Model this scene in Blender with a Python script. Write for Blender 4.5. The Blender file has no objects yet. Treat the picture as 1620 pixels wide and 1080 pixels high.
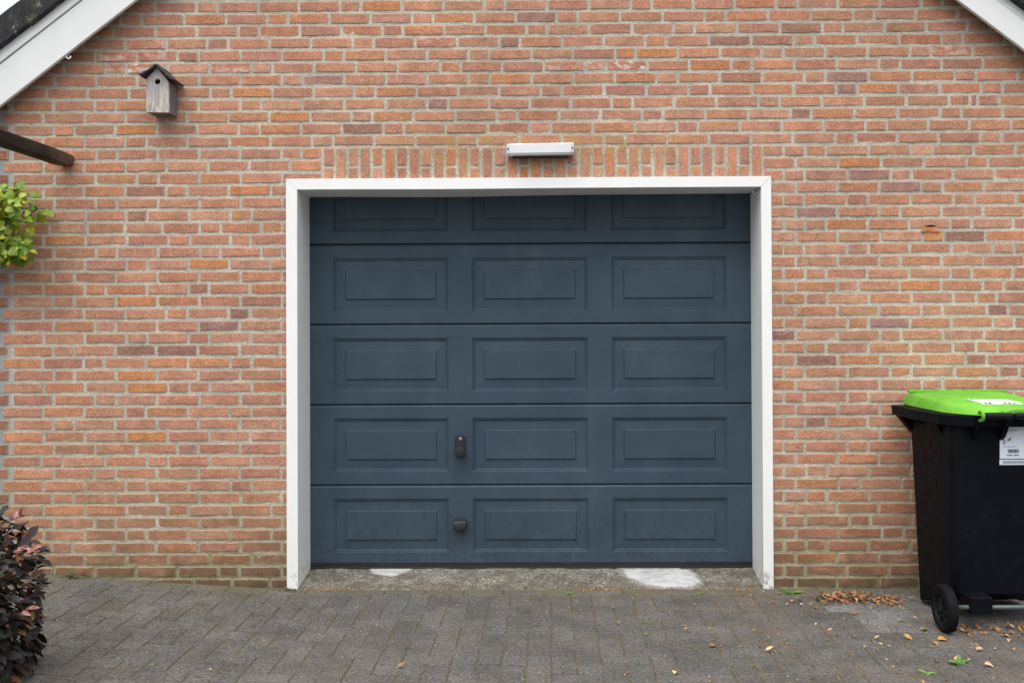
import bpy, math, random
from math import radians, sin, cos, pi, sqrt
from mathutils import Vector, Matrix, Euler, noise as mnoise

# ------------------------------------------------------------------ camera, sky, sun, exposure
scene = bpy.context.scene
col = scene.collection
cam_d = bpy.data.cameras.new("camera"); cam = bpy.data.objects.new("camera", cam_d); col.objects.link(cam)
cam.location = (0, -5.0, 1.363)
cam.rotation_euler = (Matrix.Rotation(radians(.45), 3, 'Z') @ Matrix.Rotation(radians(90.45), 3, 'X') @ Matrix.Rotation(radians(-.26), 3, 'Z')).to_euler()
cam_d.lens = 33.667; cam_d.sensor_width = 36; cam_d.shift_x = -.02966; cam_d.shift_y = -.02151
cam_d.clip_start = .05; cam_d.clip_end = 1000
scene.camera = cam

world = bpy.data.worlds.new("World"); scene.world = world; world.use_nodes = True
wn, wl = world.node_tree.nodes, world.node_tree.links
wn.clear()
sky = wn.new("ShaderNodeTexSky"); sky.sky_type = 'NISHITA'; sky.sun_disc = False
sky.sun_elevation = radians(60); sky.sun_rotation = radians(215); sky.dust_density = 4.0; sky.air_density = 1.0; sky.ozone_density = 1.0
hs = wn.new("ShaderNodeHueSaturation"); hs.inputs['Saturation'].default_value = .14
bg = wn.new("ShaderNodeBackground"); bg.inputs['Strength'].default_value = .12
wo = wn.new("ShaderNodeOutputWorld")
# overcast: the clear sky is washed out and mixed with an even cloud deck, brighter overhead than at the horizon
tcd = wn.new("ShaderNodeTexCoord"); sp = wn.new("ShaderNodeSeparateXYZ"); mr = wn.new("ShaderNodeMapRange"); cm = wn.new("ShaderNodeMix"); cd = wn.new("ShaderNodeVectorMath")
mr.inputs[1].default_value = 0; mr.inputs[2].default_value = 1; mr.inputs[3].default_value = 2.0; mr.inputs[4].default_value = 11.8
wl.new(tcd.outputs['Generated'], sp.inputs[0]); wl.new(sp.outputs['Z'], mr.inputs[0])
cd.operation = 'SCALE'; cd.inputs[0].default_value = (.97, .99, 1.03); wl.new(mr.outputs[0], cd.inputs['Scale'])
cm.data_type = 'RGBA'; cm.inputs[0].default_value = .94
wl.new(sky.outputs[0], hs.inputs['Color']); wl.new(hs.outputs[0], cm.inputs[6]); wl.new(cd.outputs[0], cm.inputs[7]); wl.new(cm.outputs[2], bg.inputs['Color']); wl.new(bg.outputs[0], wo.inputs['Surface'])

sun_d = bpy.data.lights.new("sun", 'SUN'); sun_d.energy = 1.5; sun_d.angle = radians(60); sun_d.color = (1, .965, .92)
sun = bpy.data.objects.new("sun", sun_d); col.objects.link(sun)
sun.rotation_euler = Vector((.15, .38, -.91)).to_track_quat('-Z', 'Y').to_euler(); sun.location = (-2, -6, 8)

vs = scene.view_settings
vs.view_transform = 'Standard'; vs.look = 'None'; vs.exposure = .86; vs.gamma = 1.0; vs.use_curve_mapping = False
scene.render.resolution_x, scene.render.resolution_y = 1024, 682
scene.cycles.use_denoising = True
bpy.context.view_layer.update()

from bpy_extras.object_utils import world_to_camera_view
def in_frame(p, m=0.0):
    v = world_to_camera_view(scene, cam, Vector(p))
    return v.z > 0 and -m <= v.x <= 1 + m and -m <= v.y <= 1 + m, v

# ------------------------------------------------------------------ node helpers
class NT:
    def __init__(s, name):
        s.m = bpy.data.materials.new(name); s.m.use_nodes = True
        s.n = s.m.node_tree.nodes; s.l = s.m.node_tree.links
        s.b = s.n['Principled BSDF']
        s.geo = s.n.new('ShaderNodeNewGeometry'); s.pos = s.geo.outputs['Position']
    def _in(s, sock, v):
        if hasattr(v, 'is_output'): s.l.new(v, sock)
        elif isinstance(v, (tuple, list)) and len(v) == 3 and sock.type == 'RGBA': sock.default_value = (*v, 1)
        else: sock.default_value = v
    def noise(s, scale, detail=3, rough=.55, vec=None, dist=0):
        t = s.n.new('ShaderNodeTexNoise'); t.inputs['Scale'].default_value = scale
        t.inputs['Detail'].default_value = detail; t.inputs['Roughness'].default_value = rough; t.inputs['Distortion'].default_value = dist
        s.l.new(vec or s.pos, t.inputs['Vector']); return t.outputs['Fac']
    def voro(s, scale, out='Distance', vec=None, rnd=1.0):
        t = s.n.new('ShaderNodeTexVoronoi'); t.inputs['Scale'].default_value = scale; t.inputs['Randomness'].default_value = rnd
        s.l.new(vec or s.pos, t.inputs['Vector']); return t.outputs[out]
    def scaled(s, sc, vec=None):
        t = s.n.new('ShaderNodeMapping'); t.inputs['Scale'].default_value = sc
        s.l.new(vec or s.pos, t.inputs['Vector']); return t.outputs[0]
    def ramp(s, f, a, b, va=0.0, vb=1.0, clamp=True, smooth=True):
        t = s.n.new('ShaderNodeMapRange'); t.clamp = clamp
        t.interpolation_type = 'SMOOTHSTEP' if smooth else 'LINEAR'
        s._in(t.inputs[0], f)
        for i, v in zip((1, 2, 3, 4), (a, b, va, vb)): t.inputs[i].default_value = v
        return t.outputs[0]
    def math(s, op, a, b=0.0):
        t = s.n.new('ShaderNodeMath'); t.operation = op; s._in(t.inputs[0], a); s._in(t.inputs[1], b); return t.outputs[0]
    def mul(s, *a):
        r = a[0]
        for x in a[1:]: r = s.math('MULTIPLY', r, x)
        return r
    def mix(s, f, a, b, blend='MIX'):
        t = s.n.new('ShaderNodeMix'); t.data_type = 'RGBA'; t.blend_type = blend
        s._in(t.inputs[0], f); s._in(t.inputs[6], a); s._in(t.inputs[7], b); return t.outputs[2]
    def gain(s, c, f):   # colour times scalar
        t = s.n.new('ShaderNodeVectorMath'); t.operation = 'SCALE'; s._in(t.inputs[0], c); s._in(t.inputs['Scale'], f); return t.outputs[0]
    def attr(s, name):
        t = s.n.new('ShaderNodeAttribute'); t.attribute_name = name; return t
    def xyz(s):
        t = s.n.new('ShaderNodeSeparateXYZ'); s.l.new(s.pos, t.inputs[0]); return t.outputs
    def cramp(s, f, stops):
        t = s.n.new('ShaderNodeValToRGB'); e = t.color_ramp.elements
        while len(e) < len(stops): e.new(.5)
        for el, (p, c) in zip(e, stops): el.position = p; el.color = (*c, 1)
        s._in(t.inputs[0], f); return t.outputs[0]
    def rnd(s):          # per object, and per loose piece of a joined mesh
        o = s.n.new('ShaderNodeObjectInfo').outputs['Random']
        return s.math('FRACT', s.math('ADD', o, s.geo.outputs['Random Per Island']))
    def bump(s, h, dist=.002, strength=1.0, prev=None):
        t = s.n.new('ShaderNodeBump'); t.inputs['Distance'].default_value = dist; t.inputs['Strength'].default_value = strength
        s._in(t.inputs['Height'], h)
        if prev: s.l.new(prev, t.inputs['Normal'])
        return t.outputs[0]
    def out(s, color=None, rough=None, normal=None, spec=None, metal=None, **kw):
        for k, v in (('Base Color', color), ('Roughness', rough), ('Normal', normal), ('Specular IOR Level', spec), ('Metallic', metal)):
            if v is not None: s._in(s.b.inputs[k], v)
        for k, v in kw.items(): s._in(s.b.inputs[k.replace('_', ' ')], v)
        return s.m

# ------------------------------------------------------------------ mesh and object helpers
class MB:
    def __init__(s): s.v = []; s.f = []; s.c = []; s.e = []; s.cur = None
    def add(s, vs, fs):
        o = len(s.v); s.v += [tuple(p) for p in vs]; s.f += [tuple(i + o for i in f) for f in fs]
        if s.cur is not None: s.c += [s.cur] * len(vs)
        return s
    def box(s, x0, x1, y0, y1, z0, z1):
        return s.add([(x, y, z) for z in (z0, z1) for y in (y0, y1) for x in (x0, x1)],
                     [(0, 2, 3, 1), (4, 5, 7, 6), (0, 1, 5, 4), (2, 6, 7, 3), (0, 4, 6, 2), (1, 3, 7, 5)])
    def loft(s, rings, cap0=True, cap1=True):
        n = len(rings[0]); o = []
        fs = []
        for k in range(len(rings) - 1):
            for i in range(n):
                j = (i + 1) % n
                fs.append((k * n + i, k * n + j, (k + 1) * n + j, (k + 1) * n + i))
        if cap0: fs.append(tuple(reversed(range(n))))
        if cap1: fs.append(tuple((len(rings) - 1) * n + i for i in range(n)))
        return s.add([p for r in rings for p in r], fs)
    def tube(s, pts, r, n=8):
        rings = []
        for i, p in enumerate(pts):
            p = Vector(p); a = Vector(pts[max(i - 1, 0)]); b = Vector(pts[min(i + 1, len(pts) - 1)])
            q = (b - a).to_track_quat('Z', 'Y'); rr = r[i] if isinstance(r, (list, tuple)) else r
            rings.append([p + q @ Vector((rr * cos(2 * pi * k / n), rr * sin(2 * pi * k / n), 0)) for k in range(n)])
        return s.loft(rings)
    def lathe_x(s, prof, c, n=28, closed=False):   # prof: (x, r) pairs turned about the X axis through c
        rings = [[(c[0] + x, c[1] + r * cos(2 * pi * k / n), c[2] + r * sin(2 * pi * k / n)) for k in range(n)] for x, r in prof]
        if closed: rings.append(rings[0])
        return s.loft(rings, not closed, not closed)
    def mesh(s, name, mat, smooth=False):
        me = bpy.data.meshes.new(name); me.from_pydata(s.v, [], s.f); me.validate()
        if s.c:
            a = me.attributes.new('col', 'FLOAT_COLOR', 'POINT')
            a.data.foreach_set('color', [x for c in s.c for x in c])
        if s.e and len(s.e) == len(s.v):
            a = me.attributes.new('edge', 'FLOAT', 'POINT'); a.data.foreach_set('value', s.e)
        if mat: me.materials.append(mat)
        if smooth:
            me.polygons.foreach_set('use_smooth', [True] * len(me.polygons))
        me.update(); return me
    def build(s, name, mat, parent=None, loc=None, smooth=False, bevel=0, auto=None):
        o = bpy.data.objects.new(name, s.mesh(name, mat, smooth)); link(o, parent)
        if loc is not None: o.location = loc
        if bevel:
            b = o.modifiers.new('bevel', 'BEVEL'); b.width = bevel; b.segments = 2; b.limit_method = 'ANGLE'; b.angle_limit = radians(35)
        if auto:
            o.data.polygons.foreach_set('use_smooth', [True] * len(o.data.polygons))
            o.data.set_sharp_from_angle(angle=radians(auto))
        return o
def link(o, parent=None):
    col.objects.link(o)
    if parent is not None:
        o.parent = parent
        if parent.type == 'EMPTY': o.matrix_parent_inverse = Matrix.Translation(-parent.location)
def thing(name, loc, label, cat, group=None):
    o = bpy.data.objects.new(name, None); o.location = loc; o.empty_display_size = .1; col.objects.link(o)
    return tag(o, label, cat, group)
def tag(o, label=None, cat=None, group=None, kind=None):
    for k, v in (('label', label), ('category', cat), ('group', group), ('kind', kind)):
        if v: o[k] = v
    return o
def clampf(x, a=0.0, b=1.0): return max(a, min(b, x))
def sstep(a, b, x):
    t = clampf((x - a) / (b - a)); return t * t * (3 - 2 * t)
R = random.Random(7)
def ground_z(x, y): # the paving climbs towards the left corner
    return .092 * clampf((-1.2 - x) / 1.5, 0, 1.6) ** 1.25

# ------------------------------------------------------------------ materials
def m_brick():
    t = NT('brick'); a = t.attr('col'); x, y, z = t.xyz()
    c = t.gain(a.outputs['Color'], t.ramp(t.noise(13, 5, .65), .25, .75, .80, 1.2))
    c = t.gain(c, t.ramp(t.noise(.9, 5, .65, t.scaled((1, 1, .6))), .3, .7, .88, 1.1))
    c = t.mix(t.mul(t.ramp(t.noise(15, 5, .7), .52, .76), .42), c, (.25, .135, .11))
    c = t.mix(t.mul(t.ramp(t.noise(26, 6, .75, t.scaled((.7, 1, 1.7))), .50, .72), .42), c, (.56, .37, .285))
    c = t.gain(c, t.ramp(t.noise(95, 4, .8), .28, .74, .66, 1.36))
    c = t.mix(t.mul(t.ramp(t.voro(70), .0, .17, 1, 0), t.ramp(t.noise(30, 2), .50, .62), .55), c, (.12, .075, .06))
    # lime bloom: smears on marked bricks, faint flecks towards the gable
    lime = t.math('MAXIMUM', t.mul(a.outputs['Alpha'], t.ramp(t.noise(20, 5, .7, t.scaled((.8, 1, 1.5))), .47, .62)),
                  t.mul(t.ramp(z, 2.2, 2.9, 0, .75), t.ramp(t.noise(46, 5, .75, t.scaled((.7, 1, 1.3))), .60, .72), t.ramp(t.noise(3, 3), .46, .62)))
    c = t.mix(t.mul(lime, .85), c, (.72, .67, .59))
    algae = t.mul(t.ramp(z, .02, .70, 1, 0), t.ramp(t.noise(2.6, 5, .7), .28, .60), .85)
    c = t.mix(algae, c, t.cramp(t.noise(9, 4, .65), [(.3, (.11, .062, .035)), (.55, (.17, .10, .05)), (.75, (.17, .145, .05))]))
    foot = t.mul(t.ramp(z, .0, .17, 1, 0), t.ramp(t.noise(4.5, 5, .7), .28, .55), .85)
    c = t.mix(foot, c, t.cramp(t.noise(14, 4, .65), [(.35, (.06, .05, .035)), (.7, (.12, .11, .05))]))
    lich = t.mul(t.ramp(t.math('ABSOLUTE', t.math('ADD', z, -2.3)), .02, .13, 1, 0), t.ramp(t.math('ABSOLUTE', t.math('ADD', x, .1)), .3, 1.1, 1, 0), t.ramp(t.noise(13, 4, .7), .46, .64), .7)
    c = t.mix(lich, c, (.36, .25, .07))
    # mortar smeared over the arrises
    ed = t.attr('edge').outputs['Fac']
    sm = t.ramp(t.math('ADD', ed, t.mul(t.math('ADD', t.noise(34, 5, .75), -.5), 2.6)), .62, .95)
    c = t.mix(t.mul(sm, .42), c, t.gain((.50, .45, .36), t.ramp(t.noise(130, 4, .8), .28, .74, .5, 1.4)))
    h = t.math('ADD', t.mul(t.noise(190, 3, .65), .6), t.noise(50, 5, .65))
    return t.out(c, .92, t.bump(h, .0045, .85), spec=.2)
def m_mortar():
    t = NT('mortar'); x, y, z = t.xyz()
    c = t.cramp(t.noise(95, 5, .85), [(.25, (.29, .265, .21)), (.48, (.55, .51, .42)), (.75, (.80, .76, .66))])
    c = t.gain(c, t.ramp(t.noise(5, 5, .65), .3, .7, .84, 1.14))
    c = t.gain(c, t.ramp(t.noise(.9, 5, .65, t.scaled((1, 1, .6))), .3, .7, .86, 1.1))
    c = t.mix(t.mul(t.ramp(t.voro(120), .05, .22, 1, 0), t.ramp(t.noise(60, 2), .48, .6), .55), c, (.13, .115, .095))
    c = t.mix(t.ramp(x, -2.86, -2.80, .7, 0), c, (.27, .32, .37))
    algae = t.mul(t.ramp(z, .1, 1.25, 1, 0), t.ramp(t.noise(2.2, 5, .7), .28, .62), .75)
    c = t.mix(algae, c, t.cramp(t.noise(30, 4, .7), [(.3, (.24, .20, .10)), (.7, (.46, .42, .23))]))
    foot = t.mul(t.ramp(z, .0, .35, 1, 0), t.ramp(t.noise(5, 5, .7), .34, .6), .8)
    c = t.mix(foot, c, t.cramp(t.noise(30, 4, .7), [(.3, (.13, .11, .05)), (.7, (.30, .27, .10))]))
    lich = t.mul(t.ramp(t.math('ABSOLUTE', t.math('ADD', z, -2.3)), .02, .14, 1, 0), t.ramp(t.math('ABSOLUTE', t.math('ADD', x, .1)), .3, 1.2, 1, 0), t.ramp(t.noise(17, 4, .7), .44, .62), .8)
    c = t.mix(lich, c, (.40, .31, .09))
    h = t.math('ADD', t.noise(150, 4, .75), t.mul(t.noise(55, 4, .65), 1.2))
    return t.out(c, .95, t.bump(h, .007, 1), spec=.15)
def m_white(name, base=(.84, .845, .83), rough=.42, dirty=True, grey=1.0):
    t = NT(name); x, y, z = t.xyz()
    c = t.gain(base, t.ramp(t.noise(6, 5, .7, t.scaled((1, 1, .35))), .3, .75, .965, 1.02))
    if dirty:
        foot = t.mul(t.ramp(z, .01, .16, 1, 0), t.ramp(t.noise(38, 6, .8, t.scaled((1, 1, .6))), .50, .60), .8)
        c = t.mix(foot, c, (.18, .17, .14))
        c = t.mix(t.mul(t.ramp(t.noise(90, 4, .75), .70, .78), t.ramp(t.noise(6, 3), .56, .7), .5), c, (.3, .28, .24))
    h = t.noise(45, 4, .6, t.scaled((1, 1, .2)))
    return t.out(c, t.ramp(t.noise(30, 3), .3, .7, rough - .07, rough + .1), t.bump(h, .0012, .35))
def m_door():
    t = NT('door_paint'); x, y, z = t.xyz()
    c = t.mix(t.ramp(t.noise(1.6, 6, .7), .3, .7), (.038, .062, .085), (.054, .083, .110))
    dust = t.mul(t.ramp(t.noise(4.5, 6, .75, t.scaled((1, 1, .45))), .5, .8), .45)
    c = t.mix(dust, c, (.085, .11, .13))
    grime = t.mul(t.ramp(z, .06, .55, 1, 0), t.ramp(t.noise(40, 5, .75, t.scaled((1, 1, .5))), .38, .75), .6)
    c = t.mix(grime, c, (.032, .031, .032))
    c = t.mix(t.mul(t.ramp(t.voro(38), .0, .035, 1, 0), t.ramp(t.noise(7, 2), .60, .64)), c, (.6, .6, .58))
    c = t.mix(t.mul(t.ramp(t.noise(1.0, 5, .75, t.scaled((34, 34, 1.3))), .58, .76), t.ramp(t.noise(3, 3), .45, .6), .28), c, (.10, .115, .125))
    h = t.math('ADD', t.noise(300, 2, .6), t.mul(t.noise(90, 3, .6, t.scaled((1, 1, .12))), .8))
    return t.out(c, t.ramp(t.noise(7, 5, .7), .3, .7, .28, .44), t.bump(h, .0006, .4), spec=.17)
def m_plain(name, c, rough=.6, bumpd=0.0, bs=120, metal=0.0, var=.12, spec=.5):
    t = NT(name)
    k = t.gain(c, t.ramp(t.noise(14, 4, .65), .3, .7, 1 - var, 1 + var))
    return t.out(k, rough, t.bump(t.noise(bs, 3), bumpd, .6) if bumpd else None, metal=metal, spec=spec)
def m_paver():
    t = NT('paver'); a = t.attr('col'); x, y, z = t.xyz()
    c = t.gain(a.outputs['Color'], t.ramp(t.noise(5, 6, .7), .28, .72, .74, 1.22))
    c = t.gain(c, t.ramp(t.noise(75, 5, .9), .32, .70, .30, 1.85))
    c = t.mix(t.mul(t.ramp(t.voro(62), .0, .17, 1, 0), t.ramp(t.noise(40, 2), .45, .6), .7), c, (.40, .38, .34))
    c = t.mix(t.mul(t.ramp(t.voro(34), .0, .07, 1, 0), t.ramp(t.noise(12, 2), .42, .6), .9), c, (.58, .56, .50))
    moss = t.mul(t.ramp(t.noise(2.3, 4, .65), .44, .72), t.ramp(t.noise(60, 4, .7), .40, .64), .42)
    c = t.mix(moss, c, t.cramp(t.noise(26, 3), [(.35, (.085, .072, .05)), (.7, (.13, .12, .065))]))
    wallm = t.mul(t.ramp(y, -.22, -.03, 0, 1), t.ramp(t.noise(7, 4, .7), .36, .6), .6)
    c = t.mix(wallm, c, (.17, .15, .075))
    soil = t.mul(t.ramp(t.noise(1.4, 6, .7), .46, .7), t.ramp(t.noise(45, 5, .8), .36, .62), .5)
    c = t.mix(soil, c, (.19, .15, .105))
    rust = t.mul(t.ramp(t.noise(3.1, 4, .65), .56, .72), t.ramp(x, 0., .8), t.ramp(t.noise(110, 4, .7), .42, .66), .5)
    c = t.mix(rust, c, (.22, .12, .075))
    h = t.math('ADD', t.noise(300, 4, .7), t.mul(t.noise(70, 3, .6), .9))
    return t.out(c, .9, t.bump(h, .006, 1), spec=.25)
def m_joint():
    t = NT('joint_sand'); x, y, z = t.xyz()
    c = t.cramp(t.noise(120, 4, .7), [(.3, (.05, .043, .032)), (.55, (.12, .10, .066)), (.8, (.26, .21, .13))])
    c = t.mix(t.mul(t.ramp(t.noise(4, 4, .65), .44, .62), .7), c, t.cramp(t.noise(60, 3), [(.35, (.06, .06, .02)), (.7, (.19, .17, .05))]))
    c = t.mix(t.mul(t.ramp(x, -.2, .6), t.ramp(t.noise(5.5, 4, .7), .5, .64), t.ramp(t.noise(160, 3), .4, .6), .8), c, (.38, .19, .08))
    return t.out(c, .95, t.bump(t.noise(200, 4, .7), .005, .9), spec=.2)
def m_ground():
    t = NT('ground'); c = t.cramp(t.noise(40, 6, .7), [(.3, (.06, .058, .055)), (.7, (.12, .115, .11))])
    return t.out(c, .92, t.bump(t.noise(90, 4), .006, .8))
def m_concrete():
    t = NT('threshold_concrete'); x, y, z = t.xyz()
    g = t.voro(120, 'Color'); s = t.n.new('ShaderNodeSeparateColor'); t.l.new(g, s.inputs[0])
    c = t.cramp(s.outputs[0], [(.0, (.12, .105, .085)), (.35, (.23, .21, .175)), (.75, (.31, .285, .24)), (1, (.47, .44, .39))])
    c = t.gain(c, t.ramp(t.noise(3, 6, .75), .3, .7, .55, 1.15))
    c = t.mix(t.mul(t.ramp(t.noise(9, 6, .75), .42, .62), .75), c, (.105, .085, .06))
    c = t.mix(t.mul(t.ramp(y, .06, -.01), t.ramp(t.noise(12, 5, .75), .35, .6), .7), c, (.12, .105, .06))
    h = t.math('ADD', t.mul(t.voro(120), -1.3), t.noise(60, 4, .7))
    return t.out(c, .93, t.bump(h, .006, 1), spec=.2)
def m_patch():
    t = NT('white_mortar'); ed = t.attr('edge').outputs['Fac']
    c = t.mix(t.ramp(t.noise(11, 6, .75), .40, .68), (.50, .50, .48), (.30, .31, .32))
    c = t.mix(t.mul(t.ramp(t.noise(28, 6, .8, t.scaled((.4, 1.4, 1))), .54, .66), .7), c, (.20, .18, .16))
    wear = t.ramp(t.math('ADD', ed, t.mul(t.math('ADD', t.noise(24, 6, .8), -.5), 2.4)), .35, .8)
    c = t.mix(t.mul(wear, .85), c, t.cramp(t.noise(110, 4, .8), [(.3, (.10, .085, .07)), (.7, (.27, .245, .21))]))
    return t.out(c, .92, t.bump(t.noise(60, 6, .75), .005, .9), spec=.2)
def m_wood(name, ca, cb, cc, axis=(40, 40, 2.2), rough=.85, split=.55):
    t = NT(name); v = t.scaled(axis)
    g = t.noise(1.0, 6, .7, v, .6)
    c = t.cramp(g, [(.25, ca), (.5, cb), (.78, cc)])
    if name == 'beam_timber':      # bleached towards the sheltered end at the wall
        x, y, z = t.xyz(); c = t.mix(t.mul(t.ramp(y, -.30, -.10), t.ramp(t.noise(14, 4, .7), .3, .6), .75), c, (.16, .115, .075))
    return t.out(c, rough, t.bump(t.noise(3.0, 5, .7, v), .003, .9), spec=.25)
def m_birdfront():
    t = NT('weathered_board'); x, y, z = t.xyz(); v = t.scaled((60, 60, 5))
    c = t.cramp(t.noise(1.2, 6, .7, v, .5), [(.25, (.17, .155, .165)), (.5, (.36, .34, .35)), (.78, (.54, .52, .51))])
    peel = t.mul(t.ramp(z, 2.46, 2.66, 1, .25), t.ramp(t.noise(1.0, 5, .7, t.scaled((85, 85, 11)), .8), .46, .58))
    c = t.mix(t.mul(peel, .85), c, (.66, .58, .45))
    c = t.mix(t.mul(t.ramp(t.noise(1, 4, .6, t.scaled((60, 60, 20))), .60, .70), .5), c, (.20, .24, .27))
    return t.out(c, .88, t.bump(t.noise(3, 5, .7, v), .003, .9), spec=.2)
def m_tile():
    t = NT('roof_tile'); v = t.scaled((30, 30, 7))
    c = t.cramp(t.noise(1.0, 6, .7, v), [(.3, (.012, .012, .015)), (.6, (.03, .03, .035)), (.8, (.10, .10, .09))])
    c = t.mix(t.mul(t.ramp(t.noise(16, 5, .75), .60, .68), .85), c, (.36, .34, .27))
    c = t.mix(t.mul(t.ramp(t.noise(7, 4, .7), .56, .68), .5), c, (.09, .09, .04))
    return t.out(c, .8, t.bump(t.noise(50, 5, .7), .006, .9), spec=.3)
def m_bin(name, c, rough=.42):
    t = NT(name)
    k = t.gain(c, t.ramp(t.noise(5, 5, .7), .3, .7, .85, 1.2))
    k = t.mix(t.mul(t.ramp(t.noise(9, 6, .8), .55, .8), .05), k, (.3, .28, .26))
    k = t.mix(t.mul(t.ramp(t.voro(45), 0, .03, 1, 0), t.ramp(t.noise(9, 2), .6, .64), .6), k, (.5, .48, .45))
    return t.out(k, t.ramp(t.noise(22, 4, .7), .3, .7, rough - .06, rough + .14), t.bump(t.noise(420, 2), .0006, .5), spec=.09)
def m_leaf(name, stops, rough=.5, trans=.25, spec=.4):
    t = NT(name)
    c = t.cramp(t.rnd(), stops)
    c = t.gain(c, t.ramp(t.noise(60, 4, .65), .3, .7, .75, 1.25))
    t.out(c, rough, t.bump(t.noise(120, 3), .0015, .6), spec=spec)
    tr = t.n.new('ShaderNodeBsdfTranslucent'); t._in(tr.inputs['Color'], c)
    mx = t.n.new('ShaderNodeMixShader'); mx.inputs[0].default_value = trans
    t.l.new(t.b.outputs[0], mx.inputs[1]); t.l.new(tr.outputs[0], mx.inputs[2])
    t.l.new(mx.outputs[0], t.n['Material Output'].inputs['Surface']); return t.m

M = dict(brick=m_brick(), mortar=m_mortar(), frame=m_white('white_frame'), barge=m_white('white_barge_board', (.72, .73, .725), .5, False),
    door=m_door(), paver=m_paver(), joint=m_joint(), ground=m_ground(), concrete=m_concrete(), patch=m_patch(),
    rubber=m_plain('black_rubber', (.012, .012, .013), .6, .001), iron=m_plain('black_handle', (.016, .017, .02), .45, .0008, 300),
    steel=m_plain('steel', (.6, .6, .58), .35, metal=.9), core=m_plain('wall_core', (.3, .27, .23), .9), soffit=m_plain('dark_timber', (.05, .04, .035), .8, .002),
    beam=m_wood('beam_timber', (.010, .008, .006), (.026, .018, .013), (.075, .055, .038), (38, 2.5, 38)),
    birdfront=m_birdfront(), birdside=m_wood('grey_board', (.08, .075, .085), (.16, .15, .165), (.26, .25, .265), (60, 60, 5)),
    birdroof=m_wood('dark_board', (.02, .02, .024), (.05, .05, .055), (.12, .115, .11), (10, 60, 60)), black=m_plain('dark_hollow', (.006, .006, .006), .9),
    lamp=m_white('lamp_plastic', (.72, .735, .75), .3, False), lampcap=m_white('lamp_cap', (.66, .665, .67), .4, False),
    tile=m_tile(), binb=m_bin('bin_black_plastic', (.0032, .0040, .0066), .55), bing=m_bin('bin_green_plastic', (.135, .37, .040), .5),
    tyre=m_bin('tyre_rubber', (.007, .007, .008), .7), hub=m_bin('wheel_plastic', (.009, .010, .013), .4), axle=m_plain('axle_steel', (.085, .11, .10), .5, metal=.3),
    paper=m_plain('sticker_paper', (.66, .72, .80), .5, var=.05), paperw=m_plain('lid_sticker', (.82, .82, .84), .5, var=.05), ink=m_plain('sticker_ink', (.05, .055, .07), .6),
    inkg=m_plain('sticker_grey_ink', (.22, .24, .29), .6), inky=m_plain('sticker_leaf_print', (.16, .17, .05), .6),
    plug=m_plain('orange_brick_chip', (.50, .20, .09), .9, .003, 200, var=.25),
    vine=m_leaf('vine_leaf', [(0, (.13, .24, .03)), (.35, (.22, .37, .05)), (.65, (.33, .46, .06)), (.85, (.47, .52, .05)), (1, (.60, .54, .04))], .45, .35),
    stem=m_plain('stem_bark', (.09, .06, .04), .85, .002), dry=m_plain('dry_flower', (.24, .17, .06), .9),
    hedge=m_leaf('copper_leaf', [(0, (.013, .013, .011)), (.35, (.024, .018, .017)), (.55, (.045, .034, .040)), (.68, (.03, .038, .02)), (.80, (.05, .03, .026)), (.90, (.09, .05, .04)), (.96, (.13, .05, .045)), (1, (.32, .19, .07))], .5, .12, .28),
    pink=m_leaf('pink_leaf', [(0, (.16, .055, .045)), (.5, (.40, .17, .155)), (1, (.50, .24, .22))], .45, .2),
    dead=m_leaf('dead_leaf', [(0, (.10, .045, .025)), (.3, (.22, .105, .045)), (.6, (.36, .20, .085)), (.85, (.46, .31, .16)), (1, (.26, .04, .05))], .75, .12, .2),
    crumb=m_leaf('leaf_crumb', [(0, (.16, .07, .03)), (.4, (.36, .17, .06)), (.8, (.50, .30, .13)), (1, (.55, .42, .22))], .8, .05, .2),
    weed=m_leaf('weed_leaf', [(0, (.07, .15, .03)), (.6, (.13, .26, .05)), (1, (.22, .33, .07))], .5, .3),
    moss=m_leaf('moss_leaf', [(0, (.03, .045, .02)), (1, (.09, .10, .035))], .8, .1))

# ------------------------------------------------------------------ setting: ground, joint sand, paving
g = MB(); g.add([(-150, -150, -.06), (150, -150, -.06), (150, 150, -.06), (-150, 150, -.06)], [(0, 1, 2, 3)])
tag(g.build('ground', M['ground']), kind='structure')
jb = MB(); NX, NY = 70, 26
jb.add([(-3.5 + 7 * i / NX, -2.55 + 2.56 * j / NY, ground_z(-3.5 + 7 * i / NX, 0) - .0036) for j in range(NY + 1) for i in range(NX + 1)],
       [(j * (NX + 1) + i, j * (NX + 1) + i + 1, (j + 1) * (NX + 1) + i + 1, (j + 1) * (NX + 1) + i) for j in range(NY) for i in range(NX)])
paving = jb.build('paving', M['joint']); tag(paving, kind='structure')

def paver_mesh(mb, w, d, cx, cy, r, lx=0, ly=0):
    """a chamfered paving stone; with lx, ly the stone is written around its own origin"""
    tx, ty = r.uniform(-.005, .005), r.uniform(-.005, .005); dz = r.uniform(-.0009, .0009)
    a = r.uniform(-.012, .012)
    def P(x, y, z):
        xr, yr = x * cos(a) - y * sin(a), x * sin(a) + y * cos(a)
        return (cx + xr - lx, cy + yr - ly, ground_z(cx + xr, cy + yr) + dz + tx * x + ty * y + z)
    j = [(r.uniform(-.0015, .0015), r.uniform(-.0015, .0015)) for _ in range(8)]
    hw, hd = w / 2, d / 2; rings = []
    for ins, z in ((0, -.045), (0, -.003), (.003, 0)):
        ring = []
        for k, (sx, sy) in enumerate(((-1, -1), (0, -1), (1, -1), (1, 0), (1, 1), (0, 1), (-1, 1), (-1, 0))):
            ring.append(P(sx * (hw - ins) + j[k][0], sy * (hd - ins) + j[k][1], z))
        rings.append(ring)
    mb.loft(rings, False, True)
stones = []
r = random.Random(3)
U = .1015
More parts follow.
